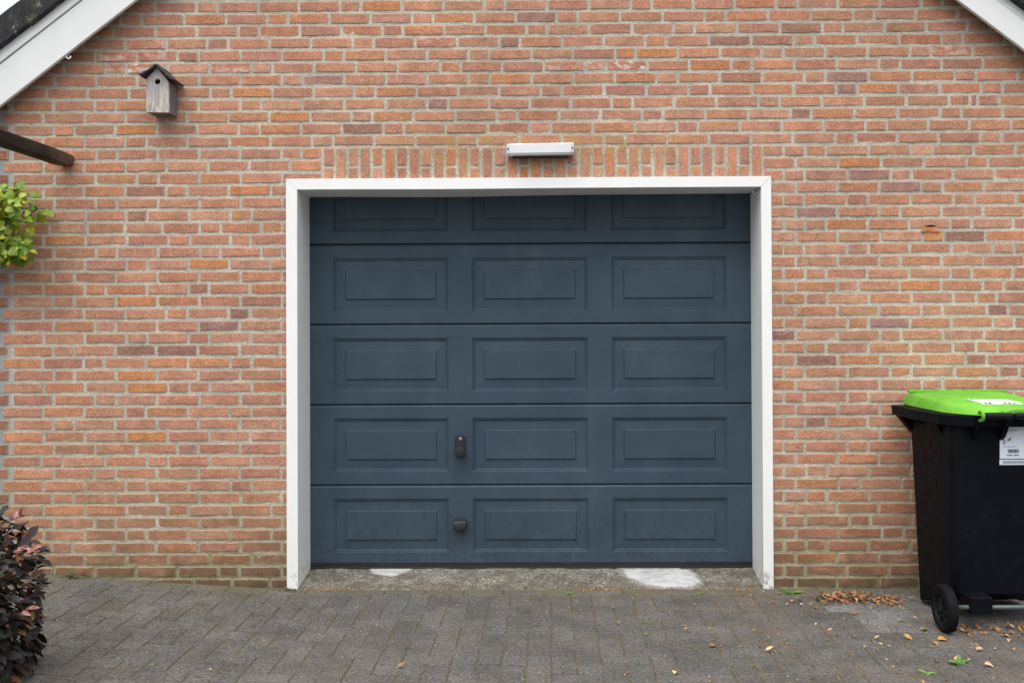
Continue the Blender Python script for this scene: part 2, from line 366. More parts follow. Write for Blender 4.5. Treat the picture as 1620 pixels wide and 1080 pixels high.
x = -3.5                                               # border course along the wall
while x < 3.4:
    stones.append((x + .1, -.058, .197, .092, 'b'))
    x += .2035
for i in range(-36, 36):
    for j in range(-24, 1):
        d = (i - j) % 4; x0, y0 = i * U, -.108 + j * U
        if d == 0: sx, sy, w, dd = x0 + U, y0 + U / 2, 2 * U, U
        elif d == 2: sx, sy, w, dd = x0 + U / 2, y0, U, 2 * U     # with the cell below it
        else: continue
        if sy + dd / 2 > -.104: dd = dd - (sy + dd / 2 + .106) ; sy = -.106 - dd / 2
        if dd < .03: continue
        if sx > 1.42 and sy + dd / 2 > -.70:
            if sy - dd / 2 > -.73: continue
            sy, dd = -.717 - U / 2, U
        stones.append((sx, sy, w - .006, dd - .006, 'h'))
for k in range(6):                                     # straight courses of paler stones beside the bin
    y0 = -.108 - k * U; x = max(s[0] + s[2] / 2 for s in stones if s[4] == 'h' and s[1] - s[3] / 2 < y0 - .03 and s[1] + s[3] / 2 > y0 - U + .03) + .005
    if k % 2: stones.append((x + .049, y0 - U / 2, .098, U - .005, 'g')); x += .1025
    while x < 3.4:
        stones.append((x + .1, y0 - U / 2, .1985, U - .004, 'g')); x += .203
rest = MB(); seen = []
for s in stones:
    ok, v = in_frame((s[0], s[1], ground_z(s[0], s[1])), .02)
    if s[1] < -2.5: continue
    if s[4] == 'g': base = R.uniform(.155, .20); c = (base, base * .975, base * .945, 0)
    else:
        base = R.uniform(.100, .124) * (1.12 if s[4] == 'b' else 1); k = R.uniform(0, 1); c = (base * (1.04 + .05 * k), base, base * (.95 - .05 * k), 0)
    if ok: seen.append((s[1], s, c))
    else: rest.cur = c; paver_mesh(rest, s[2], s[3], s[0], s[1], r)
seen.sort(key=lambda q: q[0])
for n_, (_, s, c) in enumerate(seen):
    if n_ < 320:
        b = MB(); b.cur = c; paver_mesh(b, s[2], s[3], s[0], s[1], r, s[0], s[1]); b.build('paver', M['paver'], paving, (s[0], s[1], 0))
    else: rest.cur = c; paver_mesh(rest, s[2], s[3], s[0], s[1], r)
tag(rest.build('pavers', M['paver'], paving), kind='stuff')
print('PAVERS seen', len(seen))

# ------------------------------------------------------------------ the garage
garage = thing('brick_garage', (-.04, .15, 0), 'red brick garage gable with blue-grey sectional door and white trim', 'garage')
APX, APZ = -.042, 4.66                                    # gable apex of the barge boards' lower edge
def roof_under(x): return APZ + (x - APX) * .769 if x < APX else APZ - (x - APX) * .764
DL, DR, DT = -1.335, 1.118, 2.10                          # opening
ZK = lambda k: 2.149 - (k - 14) * .06423
ROWBOT, ROWTOP, XL, XR = 49, -9, -3.45, 3.35

wall = None
mw = MB(); st = .025; nx = int((XR - XL) / st); z0 = -.12; nz = int((3.75 - z0) / st); idx = {}
rr = random.Random(11)
def mv(i, j):
    if (i, j) not in idx:
        x_, z_ = XL + i * st, z0 + j * st
        idx[i, j] = len(mw.v); mw.v.append((x_, .0032 + .0018 * mnoise.noise((x_ * 14, 0, z_ * 14)) + rr.uniform(-.0008, .0008), z_))
    return idx[i, j]
for i in range(nx):
    for j in range(nz):
        x_, z_ = XL + (i + .5) * st, z0 + (j + .5) * st
        if DL + .01 < x_ < DR - .01 and z_ < DT - .0: continue
        if z_ > roof_under(x_) + .16: continue
        mw.f.append((mv(i, j), mv(i + 1, j), mv(i + 1, j + 1), mv(i, j + 1)))
wall = mw.build('wall', M['mortar'], garage, smooth=True); tag(wall, 'orange-red brick wall with coarse pale grey mortar joints')
core = MB(); core.box(XL, DL - .001, .02, .26, -.12, 2.5); core.box(DR + .001, XR, .02, .26, -.12, 2.5); core.box(DL, DR, .02, .26, DT + .002, 2.5)
core.loft([[(XL, yy, 2.501), (XR, yy, 2.501), (XR, yy, roof_under(XR) + .1), (APX, yy, APZ + .1), (XL, yy, roof_under(XL) + .1)] for yy in (.02, .26)])
core.build('wall_core', M['core'], garage)

def brick_geo(mb, w, h, cx, cz, r, lx=0, lz=0, dep=.014, yf=0.0):
    hw, hh = w / 2, h / 2; pts = []
    cr = lambda: r.uniform(.002, .006)
    nb = 3 if w > h * 3 else 1
    j = lambda s=.0013: r.uniform(-s, s)
    if h > w:                                              # upright bricks of the lintel
        seq = [(-hw, -hh + cr()), (-hw + cr(), -hh), (hw - cr(), -hh), (hw, -hh + cr()), (hw + j(), 0), (hw, hh - cr()), (hw - cr(), hh), (-hw + cr(), hh), (-hw, hh - cr()), (-hw + j(), 0)]
    else:
        seq = [(-hw, -hh + cr()), (-hw + cr(), -hh)] + [(-hw + w * (k + 1) / (nb + 1) + j(.012), -hh + j(.0016)) for k in range(nb)] + \
              [(hw - cr(), -hh), (hw, -hh + cr()), (hw, hh - cr()), (hw - cr(), hh)] + [(hw - w * (k + 1) / (nb + 1) + j(.012), hh + j(.0016)) for k in range(nb)] + [(-hw + cr(), hh), (-hw, hh - cr())]
    seq = [(x + j(.001), z + j(.001)) for x, z in seq]
    tl = r.uniform(-.0045, .0045); sx, sz = r.uniform(-.012, .012), r.uniform(-.03, .03); y0 = yf + r.uniform(-.0015, .0015)
    rings = []
    for ins, y in ((0, dep), (0, .0030), (.0026, 0), (.0105, -.0004)):
        rg = []
        for x, z in seq:
            fx, fz = (hw - ins) / hw, (hh - ins) / hh
            xx, zz = x * fx, z * fz
            rg.append((cx - lx + xx, (y0 + sx * xx + sz * zz + y + (j(.0005) if y <= 0 else 0)) if y < .01 else dep, cz - lz + zz + tl * xx))
        rings.append(rg)
    mb.loft(rings, False, True); nn = len(seq); mb.e += [1.0] * (3 * nn) + [0.0] * nn

ROWS_TOP={0:[-1848,-1094,-336,430,1189],1:[-2241,-1476,-716,43,816,1591],2:[-2391,-1629,-872,-116,654,1429],3:[-1792,-1028,-259,505,1280,2050],4:[-1948,-1181,-421,346,1115,1885],5:[-2328,-1560,-571,190,953,1724],6:[-2162,-1400,-419,563,1335,2118],7:[-1776,-1019,-42,731,1499],8:[-2385,-1620,-638,328,1094,2087,2235],9:[-2006,-1036,-274,486,1261,2041],10:[-2602,-1627,-870,-102,668,1652],11:[-2225,-1242,-486,288,1491]}
ROWS_LEFT={12:(-2819,[-2378,-1404,-1298],-1189),13:(-2874,[],-1356),14:(-2819,[-2162],-1400),15:(-2874,[-2009],-1458),16:(-2819,[-2379],-1400),17:(-2874,[-2219,-1671],-1561),18:(-2819,[-1834,-1508],-1400),19:(-2874,[-1996,-1671],-1566),20:(-2819,[-2379,-1834,-1512],-1401),21:(-2874,[-2219],-1464),22:(-2819,[-2602],-1401),23:(-2874,[-2439,-1894],-1570),24:(-2819,[-2602],-1401),25:(-2874,[-2010,-1682],-1570),26:(-2819,[-2386],-1407),27:(-2874,[-2220,-1894],-1568),28:(-2819,[-2606],-1410),29:(-2874,[-2446,-1676],-1563),30:(-2819,[-2602],-1407),31:(-2874,[-2001,-1891],-1563),32:(-2819,[-2386],-1401),33:(-2874,[-2227,-1676],-1567),34:(-2819,[-2606],-1408),35:(-2874,[],-1569),36:(-2819,[-1952],-1408),37:(-2874,[-2666,-2111],-1569),38:(-2819,[-2387],-1408),39:(-2874,[-2224,-1674],-1564),40:(-2819,[-2609],-1402),41:(-2874,[-2002],-1459),42:(-2819,[-2387],-1402),43:(-2874,[-2224],-1459),44:(-2819,[-2616],-1403),45:(-2874,[],-1565),46:(-2819,[-1737],-1405),47:(-2874,[],-1466)}
ROWS_RIGHT={12:(1223,[1112,1224,1336,1888]),13:(1285,[2176]),14:(1222,[1223,1779]),15:(1284,[1939]),16:(1221,[1219,1551,2106]),17:(1283,[1718]),18:(1220,[1221,1333]),19:(1283,[1944]),20:(1220,[1217,1552]),21:(1282,[1718]),22:(1219,[1219,1331]),23:(1281,[1498]),24:(1218,[1215,1334,2102,2217]),25:(1280,[1934,2275]),26:(1217,[1218,1550]),27:(1279,[1720]),28:(1216,[1214,1329,2097,2218]),29:(1278,[2162]),30:(1215,[1216,1771,2331]),31:(1277,[1935]),32:(1215,[1215,1547]),33:(1277,[1714]),34:(1214,[1214,1326]),35:(1276,[1933]),36:(1213,[1214,1545]),37:(1275,[]),38:(1212,[1216,1331]),39:(1274,[1498]),40:(1211,[1212,1327]),41:(1273,[]),42:(1210,[1214,1552]),43:(1272,[1722]),44:(1210,[1217,1325]),45:(1272,[]),46:(1209,[1213]),47:(1271,[])}
SPECIAL=[(9,-1360,'o'),(10,-2168,'o'),(30,-2163,'o'),(31,-2113,'o'),(28,-2169,'d'),(28,-1953,'d'),(25,-1628,'d'),(26,-1731,'p'),(35,-2110,'o'),(6,1563,'p'),(17,1387,'p'),(26,1771,'p'),(27,1212,'d'),(25,2335,'d'),(7,1553,'p'),(19,2000,'o'),(4,562,'o'),(13,1612,'o'),(7,-1559,'o'),(1,-59,'p'),(3,1939,'r'),(5,72,'w'),(5,403,'w'),(5,-20,'v'),(8,-584,'p'),(21,-1786,'o'),(18,432,'n'),(14,1655,'p'),(15,1828,'p'),(46,-1491,'d'),(46,-1673,'d'),(10,-972,'d'),(19,2164,'d'),(5,-2251,'v'),(5,-2154,'w'),(4,-2267,'v'),(5,-1668,'v'),(4,-2051,'v'),(3,-2117,'v'),(4,2106,'v'),(29,1316,'d'),(24,-2385,'n'),(5,244,'v'),(3,-639,'v'),(34,1347,'d'),(6,-1153,'p'),(36,-1888,'p')]

S_, H_ = .2155, .1095
def fill(a, b, out, r):
    """stretchers between two perpend positions, with a cut piece if they do not fit"""
    gap = b - a
    if gap < .035: return
    n = max(1, round(gap / S_)); p = gap / n
    if gap > .15 and (p > .245 or p < .175):
        n = int(gap / S_); rem = gap - n * S_
        ws = [S_] * n + ([rem] if rem > .04 else [])
        if rem <= .04 and n: ws = [gap / n] * n
        if len(ws) > 1: k = r.randrange(len(ws)); ws[k], ws[-1] = ws[-1], ws[k]
    else: ws = [p] * n
    for w in ws:
        out.append((a, a + w)); a += w
def run(a, heads, b, out, r):
    heads = [h / 1000 for h in heads if a - .03 < h / 1000 < b]
    for i, h in enumerate(heads):
        fill(a, h, out, r)
        e = h + H_
        if i + 1 < len(heads) and heads[i + 1] - h < .14: e = heads[i + 1]
        elif b - e < .035: e = b
        out.append((h, e)); a = e
    if b > a:
        fill(a, b, out, r)
def wild(a, b, out, r):                                   # three stretchers, one header, onwards out of the picture
    k = r.randrange(4)
    while a < b - .04:
        w = H_ if k % 4 == 3 else S_; out.append((a, min(a + w, b))); a += w; k += 1
rb = random.Random(21)
pal = [((.485, .233, .143), 6), ((.47, .240, .158), 4), ((.50, .228, .127), 2.6), ((.435, .210, .138), 2), ((.505, .265, .172), 1.6), ((.385, .188, .131), .5), ((.53, .226, .11), .3)]
def brick_col(r, z=1.0):
    c = r.choices([p[0] for p in pal], [p[1] for p in pal])[0]; k = r.uniform(.92, 1.08)
    return [v * k * r.uniform(.96, 1.04) for v in c] + [0.0]
SPEC = {'o': (.53, .23, .10), 'd': (.30, .155, .118), 'p': (.36, .195, .16), 'r': (.43, .17, .105), 'n': (.50, .26, .16), 'w': (.48, .20, .13), 'v': (.47, .20, .13)}
bricks = []
for k in range(ROWTOP, ROWBOT + 1):
    z = ZK(k); spans = []; end_x = XR
    if k < 0:
        wild(XL + rb.uniform(-.2, 0), XR, spans, rb)
    elif k <= 11:
        hd = ROWS_TOP[k]; a = hd[0] / 1000
        st_x = -2.819 if k % 2 == 0 else -2.874
        if k >= 8: run(st_x, hd, hd[-1] / 1000 + H_, spans, rb)
        else:
            while a > -3.0: a -= S_
            run(a, hd, hd[-1] / 1000 + H_, spans, rb)
        wild_a = hd[-1] / 1000 + H_
        tmp = []; x_ = wild_a; n_ = 0
        while x_ < XR:
            w = H_ if n_ % 4 == 3 else S_; tmp.append((x_, x_ + w)); x_ += w; n_ += 1
        spans += tmp
        if k >= 8:
            x_ = st_x - .016
            while x_ > XL: spans.append((x_ - S_, x_)); x_ -= S_
    else:
        kk = min(k, 47) if k <= 47 else 46 + (k % 2)
        sx, hd, lx_ = ROWS_LEFT[kk]; x_end = -1.31 if k > 14 else -1.186
        if k == 12: run(sx / 1000, hd, -1.189, spans, rb)
        elif k == 13: run(sx / 1000, hd, lx_ / 1000, spans, rb); spans.append((lx_ / 1000, -1.189))
        else:
            run(sx / 1000, hd, lx_ / 1000, spans, rb)
            spans.append((lx_ / 1000, min(lx_ / 1000 + S_, x_end)) if lx_ / 1000 + .06 < x_end else (lx_ / 1000, x_end))
            if lx_ / 1000 + S_ < x_end - .05: spans.append((lx_ / 1000 + S_, x_end))
        x_ = sx / 1000 - .016
        while x_ > XL: spans.append((x_ - S_, x_)); x_ -= S_
        sx, hd = ROWS_RIGHT[kk]; a = 1.112
        first = sx / 1000
        if k == 12: run(a, hd, hd[-1] / 1000 + H_, spans, rb); a = hd[-1] / 1000 + H_
        else:
            spans.append((a if k <= 14 else 1.09, first))
            if hd: run(first, [h for h in hd if h / 1000 > first - .02], hd[-1] / 1000 + H_, spans, rb); a = hd[-1] / 1000 + H_
            else: a = first
        n_ = 0
        while a < XR:
            w = H_ if n_ % 4 == 3 else S_; spans.append((a, a + w)); a += w; n_ += 1
    for (a, b) in spans:
        w = b - a - rb.uniform(.012, .0165)
        if k >= 15 and a < -1.34 < b: b = -1.342; w = b - a - .008
        if k >= 15 and a < 1.12 < b: a = 1.122; w = b - a - .009
        if w < .012 or b < XL or a > XR: continue
        cx = (a + b) / 2; cz = z + rb.uniform(-.0012, .0012)
        if cz > roof_under(cx) + .13: continue
        c = brick_col(rb, z)
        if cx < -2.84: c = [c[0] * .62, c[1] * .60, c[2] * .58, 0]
        for (kk, xs, ty) in SPECIAL:
            if kk == k and a < xs / 1000 < b:
                c = list(SPEC[ty]) + [1.0 if ty == 'w' else .5 if ty == 'v' else 0.0]
        bricks.append((cx, cz, w, .0502 + rb.uniform(-.0018, .0018), c))
cand = []
for n_, (cx, cz, w, h, c) in enumerate(bricks):
    ok, v = in_frame((cx, 0, cz))
    if ok and w > .185 and not (-1.47 < cx < 1.25 and cz < 2.16) and not (cx > 1.7 and cz < 1.0) and cz < roof_under(cx) - .12:
        cand.append((((v.x - .5) * 1.5) ** 2 + (v.y - .5) ** 2, n_))
cand.sort(); single = {n_ for _, n_ in cand[:300]}
rest = MB()
for n_, (cx, cz, w, h, c) in enumerate(bricks):
    if n_ in single:
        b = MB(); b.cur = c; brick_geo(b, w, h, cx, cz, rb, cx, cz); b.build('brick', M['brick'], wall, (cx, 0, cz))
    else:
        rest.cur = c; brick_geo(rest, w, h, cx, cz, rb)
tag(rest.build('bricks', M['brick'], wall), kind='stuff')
print('BRICKS', len(bricks))

# lintel: whole bricks on end, alternating with a header and a half below it
lint = MB(); lint.box(-1.184, 1.112, .004, .019, 2.137, 2.309)
lintel = lint.build('brick_lintel', M['mortar'], garage); tag(lintel, 'row of upright bricks over the garage door')
for i in range(36):
    cx = -1.1545 + i * .06392
    for (a, b) in ([(2.211, 2.303), (2.143, 2.199)] if i % 2 == 0 else [(2.143, 2.303)]):
        m_ = MB(); c = brick_col(rb); m_.cur = c; cz = (a + b) / 2 + rb.uniform(-.002, .002)
        brick_geo(m_, .0488 + rb.uniform(-.002, .002), b - a, cx + rb.uniform(-.002, .002), cz, rb, cx, cz, yf=-.001); m_.build('brick', M['brick'], lintel, (cx, 0, cz))

# a drilled and refilled spot on the right of the wall
pl = MB(); n = 10
prof = [(1.983 + .048 * cos(pi * k / n), 1.848 + .026 * sin(pi * k / n)) for k in range(n + 1)]
pl.loft([[(x, .004, z) for x, z in prof], [(x, -.005, z) for x, z in prof], [(1.983 + (x - 1.983) * .88, -.007, 1.849 + (z - 1.849) * .85) for x, z in prof]], False, True)
pl.build('repair_chip', M['plug'], wall)
hl = MB(); hl.loft([[(1.983 + a * .034 * cos(t * pi / 5) * (1 if sin(t * pi / 5) < .5 else .4), -.0062 + (.0 if a else 0), 1.8785 + .006 * a * sin(t * pi / 5)) for t in range(10)] for a in (1, .5)], False, True)
hl.build('drill_hole', M['black'], wall)

# white surround of the door opening
sur = MB(); sur.box(-1.3735, -1.3405, .001, .004, .0, 2.13)
YF, YB = -.013, .262
def jamb(xo, xi, xb, dirn):
    o = [(xo, YF), (xi, YF), (xb, YB), (xb - dirn * .012, YB), (xi - dirn * .012, .0015), (xo, .0015)]
    top = lambda x: 2.1405 if abs(x - xo) < 1e-6 else 2.0850
    m_ = MB(); ring0 = [(x, y, -.03) for x, y in o]; ring1 = [(x, y, top(x)) for x, y in o]
    if dirn < 0: ring0.reverse(); ring1.reverse()
    m_.loft([ring0, ring1]); return m_
surround = thing_part = bpy.data.objects.new('door_surround', MB().box(-1.30, 1.08, .02, .25, 2.105, 2.115).mesh('door_surround', M['frame'])); link(surround, garage)
tag(surround, 'white painted boards lining the garage door opening')
jamb(-1.3765, -1.318, -1.3215, 1).build('jamb_board', M['frame'], surround, bevel=.0015)
jamb(1.155, 1.102, 1.1035, -1).build('jamb_board', M['frame'], surround, bevel=.0015)
hb = MB(); NS = 24
prof = [('o', YF, 2.1415), ('i', YF, 2.0855), ('b', YB, 2.0830), ('b', YB, 2.095), ('i', .0, 2.098), ('o', .0, 2.1415)]
rings = []
for q in range(NS + 1):
    t = q / NS; rg = []
    for kind, y, z in prof:
        xa, xb = {'o': (-1.3765, 1.155), 'i': (-1.3178, 1.1018), 'b': (-1.3213, 1.1033)}[kind]
        sag = -.006 * sin(pi * min(1, t / .62)) ** 2 * (1 if kind != 'o' else 0) + (.007 * t if kind == 'b' else .003 * t if kind == 'i' else 0)
        if kind == 'i': sag *= .45
        rg.append((xa + (xb - xa) * t, y + (-.0015 * sin(9 * t) if kind != 'b' else 0), z + sag))
    rings.append(rg)
hb.loft(rings); hb.build('header_board', M['frame'], surround, bevel=.0012)

# sectional door
DX0, DX1, DY = -1.334, 1.116, .2635
seal = MB(); seal.box(DX0 + .012, DX1 - .012, DY + .002, DY + .03, .042, .0735); seal.box(DX0 + .012, DX1 - .012, DY - .004, DY + .01, .040, .050)
back = MB(); back.box(DX0, DX1, DY + .020, DY + .045, .068, 2.27)
door = back.build('garage_door', M['rubber'], garage); tag(door, 'closed blue-grey five-section garage door with fifteen raised panels')
tag(seal.build('bottom_seal', M['rubber'], door, bevel=.002), 'black rubber strip under the door')
PX = [(-1.1934, -.5601), (-.4280, .2073), (.3391, .9695)]
seams = [2.2652, 1.8247, 1.3844, .9437, .5027, .0710]
def rectring(x0, x1, z0, z1, ins, y): return [(x0 + ins, y, z0 + ins), (x1 - ins, y, z0 + ins), (x1 - ins, y, z1 - ins), (x0 + ins, y, z1 - ins)]
for s in range(5):
    zt, zb = seams[s], seams[s + 1]
    m_ = MB(); a, b = zt - .079, zt - .3725
    xs = [DX0] + [v for p in PX for v in p] + [DX1]; zs = [zb + .0022, b, a, zt - .0160]
    for i in range(len(xs) - 1):
        for j in range(3):
            if j == 1 and i % 2 == 1: continue
            m_.add([(xs[i], DY, zs[j]), (xs[i + 1], DY, zs[j]), (xs[i + 1], DY, zs[j + 1]), (xs[i], DY, zs[j + 1])], [(0, 1, 2, 3)])
    m_.add([(DX0, DY, zt - .0160), (DX1, DY, zt - .0160), (DX1, DY + .0085, zt - .0065), (DX0, DY + .0085, zt - .0065), (DX0, DY + .014, zt - .0045), (DX1, DY + .014, zt - .0045)], [(0, 1, 2, 3), (3, 2, 5, 4)])
    m_.add([(DX0, DY + .012, zb + .0010), (DX1, DY + .012, zb + .0010), (DX1, DY, zb + .0022), (DX0, DY, zb + .0022)], [(0, 1, 2, 3)])
    m_.build('door_section', M['door'], door)
    for (x0, x1) in PX:
        p = MB(); d = DY
        prof = [(0, d), (.0048, d + .0065), (.0092, d + .0055), (.0145, d + .0125), (.0175, d + .0125), (.0655, d + .0095), (.0700, d + .0025)]
        rg = [rectring(x0, x1, b, a, i_, y_) for i_, y_ in prof]
        p.loft(rg, False, True); p.build('raised_panel', M['door'], door)
lk = MB(); n = 6
def rrect(x0, x1, z0, z1, r_, y, n=4):
    out = []
    for cx, cz, a0 in ((x1 - r_, z0 + r_, -90), (x1 - r_, z1 - r_, 0), (x0 + r_, z1 - r_, 90), (x0 + r_, z0 + r_, 180)):
        for k in range(n + 1):
            t = radians(a0 + 90 * k / n); out.append((cx + r_ * cos(t), y, cz + r_ * sin(t)))
    return out
lk.loft([rrect(-.5224, -.4655, .655, .7729, .012, DY + .003), rrect(-.5224, -.4655, .655, .7729, .012, DY - .010), rrect(-.5195, -.4685, .658, .770, .011, DY - .0135)], False, True)
lock = lk.build('lock_plate', M['iron'], door, auto=40)
kb = MB(); K = (-.4925, .689)
def circ(rad, y, c=K, n=24): return [(c[0] + rad * cos(2 * pi * k / n), y, c[1] + rad * sin(2 * pi * k / n)) for k in range(n)]
kb.loft([circ(.014, DY - .010), circ(.014, DY - .028), circ(.027, DY - .032), circ(.0285, DY - .048), circ(.026, DY - .054), circ(.008, DY - .056)], False, True)
kb.build('door_knob', M['iron'], door, auto=40)
kh = MB(); K2 = (-.4935, .753)
kh.loft([circ(.0085, DY - .012, K2, 16), circ(.0085, DY - .0155, K2, 16), circ(.006, DY - .016, K2, 16)], False, True); kh.build('key_cylinder', M['steel'], door)
kk = MB(); kk.box(-.4947, -.4923, DY - .0175, DY - .016, .7475, .7585); kk.build('keyhole', M['black'], door)
gp = MB()
gp.loft([[(-.529, DY + .002, z) for z in ()] or rrect(-.5265, -.4655, .262, .3185, .006, DY + .002), rrect(-.5265, -.4655, .262, .3185, .006, DY - .012), rrect(-.5315, -.4605, .2585, .311, .007, DY - .020), rrect(-.5315, -.4605, .2585, .306, .007, DY - .046), rrect(-.527, -.465, .262, .300, .006, DY - .050)], False, True)
gp.build('grip_handle', M['iron'], door, auto=40)
pt = MB(); pt.box(-1.298, -1.256, DY - .0022, DY + .001, 1.282, 1.330)
pq = pt.build('maker_plate', M['door'], door, bevel=.002)
p2 = MB(); p2.box(-1.288, -1.270, DY - .0032, DY - .002, 1.297, 1.318); p2.build('plate_emblem', M['door'], door, bevel=.001)

# concrete threshold and the two white mortar patches in it
th = MB(); nx_, ny_ = 160, 16
def th_z(x, y):
    t = clampf((y + .016) / .285)
    return .006 + .036 * t - .012 * (1 - sstep(0, .12, t)) + .0035 * mnoise.noise((x * 9, y * 9, 1)) + .0025 * mnoise.noise((x * 34, y * 34, 5))
X0, X1 = -1.322, 1.105
th.add([(X0 + (X1 - X0) * i / nx_, -.016 + .006 * mnoise.noise((i * .31, 0, 3)) * (j == 0) + .30 * j / ny_, th_z(X0 + (X1 - X0) * i / nx_, -.016 + .30 * j / ny_)) for j in range(ny_ + 1) for i in range(nx_ + 1)],
       [(j * (nx_ + 1) + i, j * (nx_ + 1) + i + 1, (j + 1) * (nx_ + 1) + i + 1, (j + 1) * (nx_ + 1) + i) for j in range(ny_) for i in range(nx_)])
th.add([(X0 + (X1 - X0) * i / nx_, -.016, -.03) for i in range(nx_ + 1)], [])
thr = th.build('threshold', M['concrete'], garage, smooth=True); tag(thr, 'rough pebbly concrete strip in front of the garage door')
def patch(pts, lift, label):
    m_ = MB(); pts = pts[::-1] if pts[0][0] > pts[-1][0] else pts; cx = sum(p[0] for p in pts) / len(pts); cy = sum(p[1] for p in pts) / len(pts)
    n = len(pts); rings = []
    for f_, dz, ee in ((1.06, -.004, 1), (1.0, lift * .5, 1), (.90, lift, .6), (.7, lift * 1.0, 0), (.25, lift * 1.1, 0)):
        rings.append([(cx + (x - cx) * f_, cy + (y - cy) * f_, th_z(cx + (x - cx) * f_, cy + (y - cy) * f_) + dz + .0012 * mnoise.noise((x * 40 * f_, y * 40 * f_, 2))) for x, y in pts])
    m_.loft(rings, False, True); m_.e = [e_ for e_ in (1, 1, .6, 0, 0) for _ in range(n)]
    return tag(m_.build('mortar_patch', M['patch'], thr, smooth=True), label)
def blob(x0, x1, y0, y1, seed, pw=1.0, n=28):
    q = random.Random(seed); o = []
    for k in range(n):
        t = 2 * pi * k / n; rx, ry = (x1 - x0) / 2, (y1 - y0) / 2
        cc, ss = cos(t), sin(t); w = 1 + q.uniform(-.07, .07)
        o.append(((x0 + x1) / 2 + rx * math.copysign(abs(cc) ** pw, cc) * w, (y0 + y1) / 2 + ry * math.copysign(abs(ss) ** pw, ss) * (1 + q.uniform(-.05, .05))))
    return o
patch([(-1.0, .262), (-.99, .225), (-.965, .18), (-.93, .165), (-.90, .15), (-.86, .145), (-.83, .155), (-.81, .185), (-.785, .20), (-.765, .235), (-.755, .262)], .003, 'small white mortar patch by the door')
patch([(.372, .258), (.36, .22), (.372, .17), (.40, .12), (.425, .085), (.45, .05), (.47, .02), (.53, -.002), (.60, -.010), (.66, -.004), (.72, -.008), (.775, .002), (.80, .03), (.795, .09), (.80, .15), (.775, .20), (.765, .235), (.72, .242), (.70, .258)], .004, 'large white mortar patch by the door')

# roof edge: barge boards, dark timber behind them, verge tiles (parts of the garage)
roof = MB()
for sgn in (-1, 1):
    sl = .769 if sgn < 0 else .764
    xe = -3.9 if sgn < 0 else 3.8
    ze = APZ - abs(xe - APX) * sl
    roof.loft([[(APX, yy, APZ + .08), (xe, yy, ze + .08), (xe, yy, ze + .30), (APX, yy, APZ + .30)][::(1 if sgn < 0 else -1)] for yy in (-.03, 2.5)])
rf = roof.build('roof', M['soffit'], garage)
def slope_board(sgn, lo, hi, y0, y1, xa, xb, name, mat, bev=.003, label=None, edge=0):
    sl = .769 if sgn < 0 else .764
    zz = lambda x: APZ - abs(x - APX) * sl
    ring = lambda yy: [(xa, yy, zz(xa) + lo), (xb, yy, zz(xb) + lo), (xb, yy, zz(xb) + hi), (xa, yy, zz(xa) + hi)]
    m_ = MB(); a, b = ring(y0), ring(y1)
    m_.loft([a, b] if sgn > 0 else [a[::-1], b[::-1]]); o = m_.build(name, mat, rf, bevel=bev)
    if label: tag(o, label)
    return o
slope_board(-1, .0, .214, -.092, -.070, -3.9, -.06, 'barge_board', M['barge'])
slope_board(-1, .219, .285, -.099, -.066, -3.9, -.06, 'barge_strip', M['barge'])
slope_board(-1, .06, .30, -.066, -.031, -3.9, -.06, 'backing_timber', M['soffit'], 0)
slope_board(1, .0, .150, -.092, -.070, -.02, 3.8, 'barge_board', M['barge'])
slope_board(1, .155, .205, -.084, -.066, -.02, 3.8, 'barge_strip', M['barge'])
slope_board(1, .03, .22, -.066, -.031, -.02, 3.8, 'backing_timber', M['soffit'], 0)
rt = random.Random(5)
def verge_tile(sgn, x0, x1, lo, hi, off):
    sl = .769 if sgn < 0 else .764
    zz = lambda x: APZ - abs(x - APX) * sl
    n = 7; m_ = MB(); rings = []
    for yy, dl, dh in ((-.128, .006, -.008), (-.122, 0, 0), (-.06, 0, .004), (.28, .06, .004)):
        rg = []
        for k in range(n):
            x = x0 + (x1 - x0) * k / (n - 1); rg.append((x, yy, zz(x) + lo + dl + off + rt.uniform(-.003, .003)))
        for k in reversed(range(n)):
            x = x0 + (x1 - x0) * k / (n - 1); rg.append((x, yy, zz(x) + hi + dh + off + rt.uniform(-.002, .002)))
        rings.append(rg if sgn < 0 else rg)
    m_.loft(rings); return m_.build('verge_tile', M['tile'], rf, bevel=.004)
xs = -2.66
for k in range(-3, 8):
    a = xs + k * .335; verge_tile(-1, a + .0, a + .343, .274, .438 + .0, .012 * 0 + (.0 if k else 0) + .010 * (1 if k % 1 == 0 else 0) * ((k % 2) * .6))
for k in range(-3, 8):
    b = 2.55 - k * .335; verge_tile(1, b - .343, b, .205, .40, .006 * (k % 2))
hk = MB()
hk.tube([(-2.4925, -.081, 2.790), (-2.4925, -.081, 2.772), (-2.490, -.081, 2.763), (-2.480, -.081, 2.758), (-2.472, -.081, 2.763), (-2.470, -.081, 2.772)], .0042, 8)
hook = hk.build('screw_hook', M['lamp'], None, smooth=True); tag(hook, 'tiny white screw hook under the left sloping roof board', 'hook')

# ------------------------------------------------------------------ bird box
bh = thing('bird_box', (-2.005, -.06, 2.46), 'weathered grey wooden bird box with round hole, hung on the brick wall', 'bird box')
yf = -.118; XA, XB, ZB, ZE, ZP, XP = -2.0634, -1.948, 2.4715, 2.640, 2.700, -2.008
def ap_ring(y, x0, x1): return [(x0, y, ZB), (x1, y, ZB - .002), (x1, y, ZE - .012), (XP, y, ZP), (x0, y, ZE)]
fr = MB(); n = 20; H = (-2.0056, 2.628, .0148)
outer = [(XA, ZB), (XB, ZB - .002), (XB, ZE - .014), (XP, ZP), (XA, ZE)]
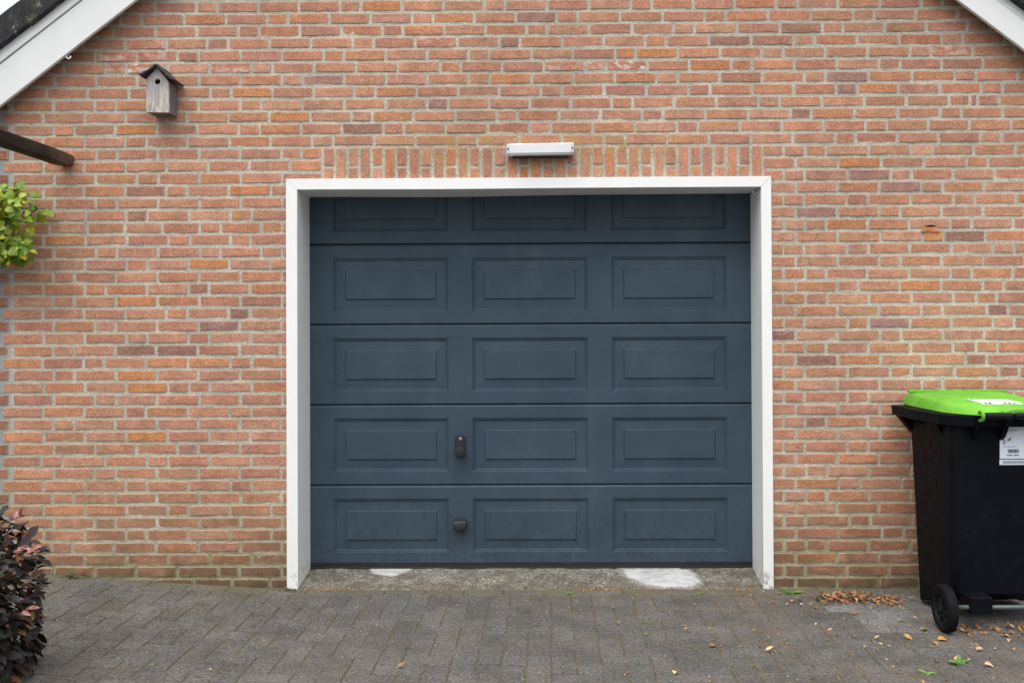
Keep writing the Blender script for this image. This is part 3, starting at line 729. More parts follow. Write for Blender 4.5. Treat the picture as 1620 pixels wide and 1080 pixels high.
# front board with a real hole: ring of the outline sampled by angle, then the hole
def ray_out(t):
    best = None; d = (cos(t), sin(t))
    for i in range(5):
        (ax, az), (bx, bz) = outer[i], outer[(i + 1) % 5]
        ex, ez = bx - ax, bz - az; den = d[0] * ez - d[1] * ex
        if abs(den) < 1e-9: continue
        u = ((ax - H[0]) * ez - (az - H[1]) * ex) / den; w = ((ax - H[0]) * d[1] - (az - H[1]) * d[0]) / den
        if u > 0 and -1e-6 <= w <= 1 + 1e-6 and (best is None or u < best): best = u
    return (H[0] + d[0] * best, H[1] + d[1] * best)
ang = sorted([2 * pi * k / 24 for k in range(24)] + [math.atan2(z - H[1], x - H[0]) % (2 * pi) for x, z in outer])
oring = [ray_out(t) for t in ang]; hring = [(H[0] + H[2] * cos(t), H[1] + H[2] * sin(t)) for t in ang]
rings = [[(x, yf + .014, z) for x, z in oring], [(x, yf, z) for x, z in oring], [(x, yf, z) for x, z in hring], [(x, yf + .014, z) for x, z in hring]]
fr.loft(rings + [rings[0]], False, False); fr.build('front_board', M['birdfront'], bh, auto=30)
hb_ = MB(); hb_.add([(H[0] + .03 * cos(2 * pi * k / 12), yf + .05, H[1] + .03 * sin(2 * pi * k / 12)) for k in range(12)], [tuple(range(12))])
hb_.build('hole_shade_disc', M['black'], bh)  # black disc behind the hole; the box's inner shade put in as colour
sd = MB(); sd.box(XB - .014, XB - .0015, yf + .0155, -.001, ZB - .001, ZE - .010); sd.build('side_board', M['birdside'], bh, bevel=.001)
sd = MB(); sd.box(XA + .0015, XA + .014, yf + .0155, -.001, ZB + .001, ZE + .002); sd.build('side_board', M['birdside'], bh, bevel=.001)
bk = MB(); bk.loft([[(x, y, z) for x, z in ((XA + .015, ZB + .004), (XB - .015, ZB + .004), (XB - .015, ZE - .012), (XP, ZP - .012), (XA + .015, ZE - .004))] for y in (-.014, -.002)]); bk.build('back_board', M['birdside'], bh)
fl = MB(); fl.box(XA + .0145, XB - .0145, yf + .0155, -.0145, ZB + .002, ZB + .014); fl.build('floor_board', M['birdside'], bh)
def roof_leaf(p0, p1, bend):
    m_ = MB(); n = 7; rings = []
    dx, dz = p1[0] - p0[0], p1[1] - p0[1]; L = sqrt(dx * dx + dz * dz); nx_, nz_ = (-dz / L, dx / L)
    if nz_ < 0: nx_, nz_ = -nx_, -nz_
    for k in range(n):
        t = k / (n - 1); s = bend * (-(4 * t * (1 - t)) * .6 + t * t * .6)
        x, z = p0[0] + dx * t + nx_ * s, p0[1] + dz * t + nz_ * s
        rings.append([(x, -.146, z), (x, -.0015, z), (x + nx_ * .009, -.0015, z + nz_ * .009), (x + nx_ * .009, -.146, z + nz_ * .009)])
    m_.loft(rings); return m_.build('roof_board', M['birdroof'], bh, bevel=.0012)
roof_leaf((-2.003, 2.7065), (-2.088, 2.650), .007); roof_leaf((-2.0025, 2.7065), (-1.921, 2.626), .005)

# ------------------------------------------------------------------ wall light
lp = thing('wall_light', (-.046, -.03, 2.247), 'long white plastic wall light above the garage door', 'wall light')
def lampring(x, e=0.0, tilt=0.0):
    pr = [(-.002, 2.304), (-.060 + e, 2.311 - e), (-.066 + e, 2.306 - e), (-.066 + e, 2.262 + e), (-.058 + e, 2.250 + e), (-.002, 2.253)]
    return [(x, y, z + (x + .046) * .012) for y, z in pr]
m_ = MB(); m_.loft([lampring(-.2055, .0015), lampring(-.2045), lampring(.1125), lampring(.1135, .0015)]); m_.build('diffuser', M['lamp'], lp, auto=25)
for a, b in ((-.2195, -.2062), (.1142, .1275)):
    m_ = MB(); m_.loft([lampring(a, .003), lampring(a + .002, .0005), lampring(b - .001, .0005), lampring(b, .003)]); cp = m_.build('end_cap', M['lampcap'], lp, auto=25)
    m_ = MB(); cx = (a + b) / 2; cz = 2.283 + (cx + .046) * .012
    m_.loft([circ(.0042, -.064, (cx, cz), 12), circ(.0042, -.0672, (cx, cz), 12), circ(.003, -.0678, (cx, cz), 12)], False, True); m_.build('screw', M['black'], lp)
m_ = MB(); m_.box(-.19, .10, -.0575, -.0005, 2.2435, 2.2505); m_.build('base_tray', M['rubber'], lp)

# ------------------------------------------------------------------ beam that leaves the wall towards the viewer's left
bm = MB(); n = 14; rings = []
q = random.Random(8)
for k in range(n):
    y = -.003 - 2.3 * (k / (n - 1)) ** 1.2; e = .006 if k == 0 else 0
    x0, x1, za, zb = -2.5610 + e, -2.4895 - e, 2.2105 + e, 2.2770 - e
    c = .008
    rg = [(x0 + c, za), (x1 - c, za), (x1, za + c), (x1, zb - c), (x1 - c, zb), (x0 + c, zb), (x0, zb - c), (x0, za + c)]
    rings.append([(x + q.uniform(-.0015, .0015), y, z + q.uniform(-.0015, .0015)) for x, z in rg])
    if k == 0: rings.append([(a + (.004 if a > -2.52 else -.004), y - .01, z + (.004 if z > 2.24 else -.004)) for a, y, z in rings[0]])
bm.loft(rings[::-1]); o = bm.build('timber_beam', M['beam'], None, auto=40)
tag(o, 'dark weathered timber beam meeting the brick wall at upper left', 'beam')

# ------------------------------------------------------------------ leaves
def leaf_mesh(name, mat, L, W, curl, fold, seed, tip=.5):
    """a pointed, folded, curled leaf along +X, base at the origin"""
    q = random.Random(seed); n = 6; vs, fs = [], []
    for k in range(n + 1):
        t = k / n; w = W / 2 * (sin(pi * t ** tip) ** .8 if 0 < t < 1 else 0.04)
        z = -curl * L * t * t + q.uniform(-.01, .01) * L
        for sgn in (-1, 0, 1):
            vs.append((L * t, sgn * w * (1 + q.uniform(-.08, .08)), z + abs(sgn) * fold * w + (q.uniform(-.06, .06) * w if sgn else 0)))
    for k in range(n):
        for s in range(2):
            a = k * 3 + s; fs.append((a, a + 3, a + 4, a + 1))
    mb = MB(); mb.add(vs, fs); return mb.mesh(name, mat, True)
def place(me, name, parent, p, dirv, up, s=1.0):
    x = Vector(dirv).normalized(); z = (Vector(up) - x * Vector(up).dot(x)).normalized(); y = z.cross(x)
    m = Matrix((x, y, z)).transposed().to_4x4() @ Matrix.Scale(s, 4); m.translation = Vector(p)
    o = bpy.data.objects.new(name, me); link(o, parent); o.matrix_basis = m
    return o
def bake_leaf(mb, me, p, dirv, up, s=1.0):
    x = Vector(dirv).normalized(); z = (Vector(up) - x * Vector(up).dot(x)).normalized(); y = z.cross(x)
    m = Matrix((x, y, z)).transposed()
    mb.add([m @ (v.co * s) + Vector(p) for v in me.vertices], [tuple(f.vertices) for f in me.polygons])

# climbing plant at the left edge
q = random.Random(31)
vine = thing('climbing_plant', (-2.98, -.08, 0), 'yellow-green climbing plant hanging from the left edge against the brick wall', 'climbing plant')
VL = [leaf_mesh('vine_leaf', M['vine'], .050, .041, c_, f_, s_, .72) for c_, f_, s_ in ((.15, .25, 1), (.35, .1, 2), (-.05, .35, 3), (.5, .2, 4))]
sm = MB()
tips = []
main = [(-3.02, -.035, .085), (-3.0, -.05, .7), (-3.04, -.06, 1.4), (-2.98, -.10, 1.9), (-2.93, -.12, 2.1)]
sm.tube(main, [.018, .015, .013, .010, .006], 7)
def curve(a, b, sag, n=6): return [tuple(a[i] + (b[i] - a[i]) * k / n + (0, -.02, sag)[i] * sin(pi * k / n) for i in range(3)) for k in range(n + 1)]
for k in range(56):
    b = (q.uniform(-2.95, -2.62), q.uniform(-.28, -.05), 0)
    top = 2.09 - 1.15 * max(0, b[0] + 2.68) ** 1.0 - .2 * max(0, -b[0] - 2.85); lo = 1.70 + .9 * max(0, b[0] + 2.72) ** 1.2
    b = (b[0], b[1], q.uniform(lo, max(lo + .05, top)))
    a = main[3] if b[2] > 1.88 else (-3.0, -.08, 1.65)
    pts = curve(a, b, .05); sm.tube(pts, [.004 - .0028 * i / 6 for i in range(7)], 5); tips.append(pts)
sm.build('stem', M['stem'], vine)
vl = []
for pts in tips:
    for k in range(2, 7):
        for rep in range(4 if k < 5 else 6):
            p = Vector(pts[k]) + Vector((q.gauss(0, .022), q.gauss(-.01, .02), q.gauss(0, .022)))
            if p.x > -2.615 or p.z < 1.70: continue
            if p.y > -.012: p.y = -.02
            d = Vector((q.uniform(-.6, 1), q.uniform(-1, .1), q.uniform(-.75, .25))); up = Vector((q.uniform(-.4, .6), q.uniform(-1.2, -.3), q.uniform(.1, 1)))
            vl.append((-in_frame(p)[0] * 1.0 + p.y, p, d, up, q.choice(VL), q.uniform(.6, 1.05)))
vl.sort(key=lambda c: c[0]); vrest = MB()
for k, (_, p, d, up, me, sc) in enumerate(vl):
    if k < 300: place(me, 'leaf', vine, p, d, up, sc)
    else: bake_leaf(vrest, me, p, d, up, sc)
tag(vrest.build('foliage', M['vine'], vine, smooth=True), kind='stuff')
for k in range(7):                                        # dried flower heads
    p = Vector(((-2.655, -2.70, -2.715, -2.67, -2.66, -2.74, -2.61)[k], -.27 - .01 * k, (2.085, 1.985, 1.86, 1.87, 1.835, 1.90, 1.84)[k]))
    m_ = MB(); m_.tube([p + Vector((-.02, .03, -.03)), p], [.0012, .0016], 5)
    for i in range(9):
        t = 2 * pi * i / 9; m_.tube([p, p + Vector((.012 * cos(t), -.006, .012 * sin(t)))], [.0013, .0005], 4)
    m_.tube([p + Vector((0, .003, 0)), p + Vector((0, -.006, 0))], [.004, .003], 6); m_.build('dry_flower', M['dry'], vine)

# copper-leaved hedge at the lower left
hedge = thing('copper_hedge', (-2.26, -1.5, ground_z(-2.26, 0)), 'dark purple-leaved hedge with pink young shoots at lower left', 'hedge')
HL = [leaf_mesh('hedge_leaf', M['hedge'], .064, .040, c_, f_, s_, .85) for c_, f_, s_ in ((.1, .2, 11), (.3, .15, 12), (-.1, .3, 13), (.45, .35, 14))]
PL = [leaf_mesh('shoot_leaf', M['pink'], .044, .018, c_, f_, s_, .8) for c_, f_, s_ in ((.1, .4, 21), (.3, .5, 22))]
hs_ = MB(); cand = []
for k in range(30):
    b = (-2.26 + q.uniform(-.12, .12), -1.5 + q.uniform(-.22, .22), .03)
    th_ = q.uniform(0, 2 * pi); rr_ = q.uniform(.05, .22)
    e = (b[0] + rr_ * cos(th_) * .9, b[1] + rr_ * sin(th_), q.uniform(.3, .56)); pts = curve(b, e, .08)
    hs_.tube(pts, [.008 - .006 * i / 6 for i in range(7)], 5)
hs_.build('branch', M['stem'], hedge)
for k in range(4200):
    z = .012 + .70 * q.random() ** .9; t = q.uniform(0, 2 * pi); ct, st_ = (math.copysign(abs(f(t)) ** .6, f(t)) for f in (cos, sin))
    prof_ = (1 - clampf((z - .33) / .42) ** 3) ** .6 * 1
    rad = q.uniform(.80, 1.0) if q.random() < .8 else q.uniform(.4, .85)
    if z > .52 and q.random() < .5: rad = q.uniform(.1, 1)
    d = Vector((cos(t), sin(t), clampf((z - .34) / .3, -.4, 1.2))).normalized()
    lump = 1 + .13 * mnoise.noise((cos(t) * 1.6, sin(t) * 1.6, z * 5))
    p = Vector((-2.31 + .36 * cos(t) * rad * lump * prof_, -1.5 + .42 * sin(t) * rad * lump * prof_, z + .03 * mnoise.noise((cos(t) * 2, sin(t) * 2, 9))))
    dirv = d + Vector((q.uniform(-.9, .9), q.uniform(-.9, .9), q.uniform(-.9, .4))); up = d * .7 + Vector((q.uniform(-.6, .6), q.uniform(-.6, .6), q.uniform(.2, 1)))
    pink = (z > .56 and q.random() < .2) or q.random() < .015
    ok, v = in_frame(p)
    cand.append((-(sin(t) < .3) * ok * 10 - rad - ok - d.x * .3, p, dirv, up, q.choice(PL if pink else HL), q.choice((q.uniform(.35, .7), q.uniform(.6, 1.0)))))
cand.sort(key=lambda c: c[0])
dark = MB(); pnk = MB()
for k, (s, p, dirv, up, me, sc) in enumerate(cand):
    if k < 300: place(me, 'leaf', hedge, p, dirv, up, sc)
    else: bake_leaf(pnk if me in PL else dark, me, p, dirv, up, sc)
tag(dark.build('foliage', M['hedge'], hedge, smooth=True), kind='stuff'); tag(pnk.build('young_shoots', M['pink'], hedge, smooth=True), kind='stuff')
for sh in ((-1.96, -1.45, .53, 1.0, .25), (-1.95, -1.5, .325, 1.0, .1), (-1.98, -1.5, .66, .4, 1), (-2.05, -1.55, .70, -.2, 1), (-1.97, -1.5, .55, 1, .3)):
    for i in range(4):
        place(PL[i % 2], 'shoot_leaf', hedge, Vector(sh[:3]) + Vector((.012 * i, 0, .006 * i)), (sh[3] + q.uniform(-.4, .4), q.uniform(-.5, .3), sh[4] + q.uniform(-.4, .4)), (0, -1, .7), .85)

# ------------------------------------------------------------------ wheelie bin, its handle side to the viewer
BX = 2.06
wb = thing('wheelie_bin', (BX, -.42, 0), 'black wheelie bin with bright green lid standing against the brick wall', 'wheelie bin')
def rr_plan(hx, yfront, yrear, rf_, rr2, n=5):
    out = []
    for cx, cy, rad, a0 in ((BX + hx - rr2, yrear + rr2, rr2, -90), (BX + hx - rf_, yfront - rf_, rf_, 0), (BX - hx + rf_, yfront - rf_, rf_, 90), (BX - hx + rr2, yrear + rr2, rr2, 180)):
        for k in range(n + 1):
            t = radians(a0 + 90 * k / n); out.append((cx + rad * cos(t), cy + rad * sin(t)))
    return out
def yrear(z): return -.650 - .018 * clampf(z / .95)
def yfrnt(z): return -.235 + .123 * clampf(z / .95)
rings = []
for i, z in enumerate((.0, .02, .12, .3, .6, .93)):
    hx = .247 - .004 * clampf(z / .95) - (.006 if i == 0 else 0)
    rings.append([(x, y, max(z, .012 + .135 * sstep(-.46, -.60, y)) + (.0 if z > .15 else .002 * i)) for x, y in rr_plan(hx, yfrnt(z), yrear(z), .045, .055)])
m_ = MB(); m_.loft(rings); m_.build('body', M['binb'], wb, auto=35)
# flange under the lid, with cut rear corners
def plan(o):
    L = [(1.742 + o, -.085 - o), (1.749 + o, -.35), (1.775 + o, -.600), (1.800 + o, -.655 + o * .6), (1.878 + o * .5, -.722 + o)]
    return L + [(2 * BX - x, y) for x, y in reversed(L)]
def prism(o0, z0, o1, z1, zfun=None): return [[(x, y, z0 + (zfun(y) if zfun else 0)) for x, y in plan(o0)], [(x, y, z1 + (zfun(y) if zfun else 0)) for x, y in plan(o1)]]
m_ = MB(); m_.loft([[(x, y, .906) for x, y in plan(.035)], [(x, y, .909) for x, y in plan(.004)], [(x, y, .957) for x, y in plan(0)], [(x, y, .959) for x, y in plan(.02)]]); m_.build('rim', M['binb'], wb, bevel=.003)
for (xx, y0, y1, hh) in ((1.742, -.115, -.170, .085), (1.752, -.300, -.312, .03), (1.775, -.520, -.540, .075)):
    for sgn in (1, -1):
        X_ = lambda x: x if sgn > 0 else 2 * BX - x
        m_ = MB(); tri = [(X_(xx + .012), .906), (X_(1.826), .906), (X_(1.826), .906 - hh)]
        a = [(x, y0, z) for x, z in tri]; b = [(x, y1, z) for x, z in tri]; m_.loft([a, b] if sgn > 0 else [b, a]); m_.build('rim_rib', M['binb'], wb, bevel=.002)
# lid
def lplan(o):
    L = [(1.797 + o, -.108 - o), (1.797 + o, -.35), (1.806 + o, -.585), (1.835 + o, -.655 + o * .5), (1.897 + o * .5, -.732 + o)]
    mid = [(BX, L[-1][1])]
    return L + mid + [(2 * BX - x, y) for x, y in reversed(L)] + [(BX, L[0][1])]
ltop = lambda y: 1.016 - .030 * clampf((-.10 - y) / .62) ** 1.3
def dome(x, y, h):
    return h * (1 - ((x - BX) / .26) ** 2) * (.4 + .6 * sin(pi * clampf((-.06 - y) / .7)))
m_ = MB(); lr = []
lr.append([(x, y, .960) for x, y in lplan(.004)])
lr.append([(x, y, .963) for x, y in lplan(-.001)])
lr.append([(x, y, ltop(y) - .014) for x, y in lplan(.008)])
lr.append([(x, y, ltop(y) + .002) for x, y in lplan(.020)])
lr.append([(x, y, ltop(y) + .010 + dome(x, y, .006)) for x, y in lplan(.05)])
lr.append([(x, y, ltop(y) + .010 + dome(x, y, .012)) for x, y in lplan(.11)])
lr.append([(BX + (x - BX) * .3, -.41 + (y + .41) * .4, ltop(y) + .010 + dome(x, y, .018)) for x, y in lplan(.11)])
m_.loft(lr); lid = m_.build('lid', M['bing'], wb, auto=32); tag(lid, 'bright green plastic lid')
m_ = MB(); pr = [(1.814, -.150), (1.822, -.088), (1.86, -.070), (2 * BX - 1.86, -.070), (2 * BX - 1.822, -.088), (2 * BX - 1.814, -.150)]
m_.loft([[(x, y, 1.022) for x, y in pr], [(x, y, 1.034) for x, y in pr]]); m_.build('lid_lip', M['bing'], wb, bevel=.003)
for xx in (1.955, 2.03, 2.105):
    m_ = MB(); m_.box(xx - .013, xx + .013, -.112, -.106, 1.0335, 1.0352); m_.build('lid_slot', M['black'], wb)
# hinge bar, lugs and brackets
HB = (-.762, .962)
for a, b in ((1.904, 2.036), (2.042, 2.216)):
    m_ = MB(); m_.lathe_x([(0, .008), (.002, .0155), (b - a - .002, .0155), (b - a, .008)], (a, *HB), 18); m_.build('handle_bar', M['hub'], wb, auto=40)
def arc_strip(x0, x1, r0, r1, a0, a1, n=12):
    m_ = MB(); rings = []
    for k in range(n + 1):
        t = radians(a0 + (a1 - a0) * k / n)
        rings.append([(x0, HB[0] + r1 * cos(t), HB[1] + r1 * sin(t)), (x1, HB[0] + r1 * cos(t), HB[1] + r1 * sin(t)), (x1, HB[0] + r0 * cos(t), HB[1] + r0 * sin(t)), (x0, HB[0] + r0 * cos(t), HB[1] + r0 * sin(t))])
    m_.loft(rings); return m_
for x0, x1 in ((1.892, 1.905), (2.215, 2.228)): arc_strip(x0, x1, .0165, .0255, 20, 300).build('hinge_lug', M['bing'], wb, auto=40)
m_ = MB(); n = 14
rg = [[(2.06 + .062 * cos(pi * k / n), y, .972 + h * sin(pi * k / n)) for k in range(n + 1)] for y, h in ((-.700, .020), (-.752, .026), (-.766, .018))]
m_.loft(rg); m_.build('hinge_cover', M['bing'], wb, auto=40)
for x0, x1 in ((1.893, 1.906), (2.014, 2.036), (2.214, 2.227)):
    pts = [(-.668, .905), (-.668, .845), (-.682, .850), (-.706, .872), (-.735, .915), (-.764, .944), (-.757, .962), (-.730, .955), (-.715, .905)]
    m_ = MB(); m_.loft([[(x0, y, z) for y, z in pts], [(x1, y, z) for y, z in pts]]); m_.build('hinge_bracket', M['binb'], wb, bevel=.002)
# stickers
yb = lambda z: yrear(z) - .0012
def quad(x0, x1, z0, z1, d, cut=0):
    pts = [(x0, z0), (x1, z0), (x1, z1), (x0 + cut, z1), (x0, z1 - cut)] if cut else [(x0, z0), (x1, z0), (x1, z1), (x0, z1)]
    m_ = MB(); m_.loft([[(x, yb(z) + .002, z) for x, z in pts], [(x, yb(z) - d, z) for x, z in pts]], False, True); return m_
lab = quad(2.0236, 2.195, .7607, .9131, 0, .012).build('address_label', M['paper'], wb); tag(lab, 'pale blue address sticker with house number 2')
quad(2.0225, 2.195, .7330, .7565, 0).build('barcode_strip', M['paper'], wb)
prn = MB(); prg = MB()
def ink(mb, x0, x1, z0, z1): mb.add(*(lambda m: (m.v, m.f))(quad(x0, x1, z0, z1, .0008)))
for zz, xa, xb, hh, sd in ((.886, 2.045, 2.103, .005, 1), (.858, 2.040, 2.052, .004, 2), (.8135, 2.038, 2.096, .0035, 3)):
    q2 = random.Random(sd); xx = xa
    while xx < xb:
        w = q2.uniform(.002, .0045); ink(prg, xx, xx + w, zz, zz + hh * q2.uniform(.7, 1.2)); xx += w + .0014
xx = 2.060; q2 = random.Random(5)
while xx < 2.109: w = q2.choice((.0009, .0018, .0028)); ink(prn, xx, xx + w, .787, .8035); xx += w + q2.choice((.001, .0016))
xx = 2.056
for ch in range(10):
    if ch != 5: ink(prn, xx, xx + .0036, .7735, .7795)
    xx += .0053
xx = 2.036
while xx < 2.18: w = q2.choice((.0012, .002, .003)); ink(prg, xx, xx + w, .7385, .7515); xx += w + .0014
tag(prn.build('label_print', M['ink'], wb), kind='stuff'); tag(prg.build('label_fine_print', M['inkg'], wb), kind='stuff')
tc = bpy.data.curves.new('number', 'FONT'); tc.body = '2'; tc.size = .026; tc.extrude = .0004
to = bpy.data.objects.new('house_number', tc); col.objects.link(to); bpy.context.view_layer.update()
me = bpy.data.meshes.new_from_object(to.evaluated_get(bpy.context.evaluated_depsgraph_get())); bpy.data.objects.remove(to)
me.materials.clear(); me.materials.append(M['ink']); to = bpy.data.objects.new('house_number', me); link(to, wb); to.rotation_euler = (radians(90), 0, 0); to.location = (2.036, yb(.84) - .0016, .828)
lf = MB(); cl = []
for k in range(9):
    t = k / 8; cl.append((2.056 + .020 * t, .842 + .013 * t ** 1.3, .0042 * sin(pi * clampf(t, .03, .97))))
lf.loft([[(x - w * .4, yb(z) - .0008, z + w) for x, z, w in cl] + [(x + w * .4, yb(z) - .0008, z - w) for x, z, w in reversed(cl)]] * 1 + [[(x - w * .4, yb(z) - .0016, z + w) for x, z, w in cl] + [(x + w * .4, yb(z) - .0016, z - w) for x, z, w in reversed(cl)]], True, True)
lf.build('leaf_print', M['inky'], wb)
def onlid(x, y, d): return (x, y, ltop(y) + .010 + .0125 + d)
m_ = MB(); S0 = [(1.955, -.660), (2.135, -.660), (2.130, -.505), (1.945, -.505)]
def lidz(x, y):
    return LB.ray_cast(Vector((x, y, 1.3)), Vector((0, 0, -1)))[0].z
from mathutils.bvhtree import BVHTree
LB = BVHTree.FromPolygons([Vector(v) for v in lid.data.vertices.values() and [vv.co for vv in lid.data.vertices]], [tuple(p.vertices) for p in lid.data.polygons])
NU = 8
def sticker(mb, c4, d, nu=NU, nv=4):
    g_ = []
    for j in range(nv + 1):
        for i in range(nu + 1):
            u, v = i / nu, j / nv
            x = (c4[0][0] * (1 - u) + c4[1][0] * u) * (1 - v) + (c4[3][0] * (1 - u) + c4[2][0] * u) * v
            y = (c4[0][1] * (1 - u) + c4[1][1] * u) * (1 - v) + (c4[3][1] * (1 - u) + c4[2][1] * u) * v
            g_.append((x, y, lidz(x, y) + d))
    mb.add(g_, [(j * (nu + 1) + i, j * (nu + 1) + i + 1, (j + 1) * (nu + 1) + i + 1, (j + 1) * (nu + 1) + i) for j in range(nv) for i in range(nu)])
sticker(m_, S0, .0012); m_.build('lid_sticker', M['paperw'], wb)
pm = MB()
for xa, xb, ya, yb_ in ((1.956, 1.974, -.535, -.512), (1.966, 1.980, -.655, -.630), (1.986, 2.000, -.655, -.622), (2.052, 2.064, -.655, -.630), (2.074, 2.086, -.655, -.622), (2.094, 2.104, -.655, -.635)):
    sticker(pm, [(xa, ya), (xb, ya), (xb, yb_), (xa, yb_)], .0018, 2, 2)
tag(pm.build('lid_print', M['ink'], wb), kind='stuff')
# wheels, axle
def wheel(xo, sgn):
    c = (xo, -.712, .1045)
    m_ = MB(); w = .050 * sgn
    m_.lathe_x([(0.1 * w, .072), (0.03 * w, .080), (0.02 * w, .094), (.14 * w, .1025), (.35 * w, .1045), (.65 * w, .1045), (.86 * w, .1025), (.98 * w, .094), (.97 * w, .072)], c, 36, True)
    tyre = m_.build('wheel', M['tyre'], wb, auto=35)
    m_ = MB(); m_.lathe_x([(.32 * w, .03), (.30 * w, .066), (.06 * w, .0735), (.06 * w, .068), (.22 * w, .062), (.40 * w, .060), (.42 * w, .03)], c, 36, True); m_.build('wheel_rim', M['hub'], tyre, auto=35)
    m_ = MB(); m_.lathe_x([(.05 * w, .004), (.04 * w, .017), (.10 * w, .021), (.6 * w, .022)], c, 20); m_.build('hub_cap', M['hub'], tyre, auto=35)
    for k in range(8):
        t = 2 * pi * k / 8 + .2; d = Vector((0, cos(t), sin(t))); e = Vector((0, -sin(t), cos(t))); cc = Vector(c)
        q4 = lambda rad, dx, hw: cc + Vector((dx * w, 0, 0)) + d * rad + e * hw
        m_ = MB(); a = [q4(.018, .14, -.005), q4(.018, .14, .005), q4(.018, .40, .006), q4(.018, .40, -.006)]; b = [q4(.064, .2, -.004), q4(.064, .2, .004), q4(.064, .40, .005), q4(.064, .40, -.005)]
        m_.loft([a, b]); m_.build('spoke', M['hub'], tyre)
wheel(1.728, 1); wheel(2 * BX - 1.728, -1)
m_ = MB(); m_.lathe_x([(0, .0105), (2 * (BX - 1.772), .0105)], (1.772, -.712, .1075), 14); m_.build('axle', M['axle'], wb, smooth=True)
for a, b in ((1.856, 1.956), (2 * BX - 1.956, 2 * BX - 1.856)):
    m_ = MB(); m_.box(a, b, -.735, -.615, .083, .158); m_.build('axle_bracket', M['binb'], wb, bevel=.006)

# ------------------------------------------------------------------ litter and weeds on the paving
DL_ = [leaf_mesh('dead_leaf', M['dead'], .060, .034, c_, f_, s_, .8) for c_, f_, s_ in ((.5, .5, 41), (-.4, .6, 42), (.2, .8, 43), (-.7, .3, 44))]
CR = [leaf_mesh('crumb', M['crumb'], .016, .009, c_, f_, s_, .8) for c_, f_, s_ in ((.5, .5, 51), (-.4, .6, 52), (.2, .8, 53))]
q = random.Random(77)
def flat_dir(): t = q.uniform(0, 2 * pi); return (cos(t), sin(t), q.uniform(-.1, .1))
SIN = [((1.693, -.836), .075, (.6, .27, .05), 'orange dead leaf lying in front of the bin wheel', (1, .1, .15)),
       ((.911, -.977), .052, (.60, .40, .20), 'pale tan crumpled dead leaf alone on the paving right of centre', (.9, -.3, .1)),
       ((.485, -1.230), .055, (.62, .46, .25), 'pale split dead leaf near the bottom edge of the paving', (.3, 1, .1)),
       ((1.608, -.569), .045, (.42, .25, .13), 'brown curled dead leaf on the pale slabs left of the bin wheel', (.8, .4, .3)),
       ((1.665, -.700), .060, (.33, .26, .06), 'withered yellow-green leaf touching the foot of the bin wheel', (1, .2, .1)),
       ((1.411, -.826), .034, (.55, .42, .22), 'small cream dead leaf on the paving left of the bin', (1, -.2, .1)),
       ((1.790, -.970), .050, (.50, .30, .16), 'tan folded dead leaf at lower right of the paving', (1, .2, .3)),
       ((.687, -.912), .048, (.26, .11, .05), 'dark rust-brown dead leaf on the paving below the door right half', (1, .3, .15)),
       ((1.747, -1.152), .050, (.50, .30, .17), 'peach-brown dead leaf nearest the lower right corner', (1, -.5, .15)),
       ((-.602, -1.155), .050, (.34, .16, .09), 'long reddish-brown dead leaf at bottom left of centre', (1, .2, .1)),
       ((1.219, -.316), .028, (.62, .35, .38), 'small pink petal on the paving right of the door frame', (1, .2, .3)),
       ((1.19, -.262), .036, (.40, .22, .10), 'small brown leaf behind the pink petal', (1, .4, .3))]
for i, ((x, y), L, c, lbl, dv) in enumerate(SIN):
    mt = m_plain('dead_leaf_%d' % i, c, .75, .002, 90, var=.3, spec=.2)
    L *= .7; me = leaf_mesh('fallen_leaf', mt, L, L * .55, (.5, -.5, .2, .6)[i % 4], (.5, .7, .9)[i % 3], 100 + i, .8)
    o = place(me, 'fallen_leaf', None, (x - L * .45 * dv[0], y - L * .45 * dv[1], ground_z(x, y) + .008), dv, (q.uniform(-.3, .3), -.35, 1), 1)
    o.name = 'fallen_leaf'; tag(o, lbl, 'leaf', 'fallen leaves lying singly on the paving')
pile = MB()
for k in range(300):
    a, b = q.gauss(0, .35), q.gauss(0, .4)
    x, y = (1.455 + a * .22, -.215 + b * .085) if q.random() < .62 else (1.655 + a * .14, -.235 + b * .12)
    hgt = .032 * math.exp(-((x - 1.47) / .10) ** 2 - ((y + .215) / .05) ** 2)
    bake_leaf(pile, q.choice(DL_), (x, y, .005 + q.random() * hgt), (*flat_dir()[:2], q.uniform(-.35, .35)), (q.uniform(-.7, .7), q.uniform(-.9, .3), 1), q.choice((q.uniform(.15, .4), q.uniform(.3, .6))))
tag(pile.build('leaf_pile', M['dead'], None, smooth=True), 'swept heap of dry brown leaves against the wall left of the bin', 'leaf litter', kind='stuff')
und = MB()
for k in range(95):
    x, y = q.uniform(1.80, 2.5), q.gauss(-.70, .055)
    bake_leaf(und, q.choice(DL_), (x, y, .004), flat_dir(), (q.uniform(-.6, .6), q.uniform(-.8, .2), 1), q.uniform(.25, .65))
tag(und.build('leaf_drift', M['dead'], None, smooth=True), 'brown and red leaves drifted under the wheelie bin', 'leaf litter', kind='stuff')
crm = MB()
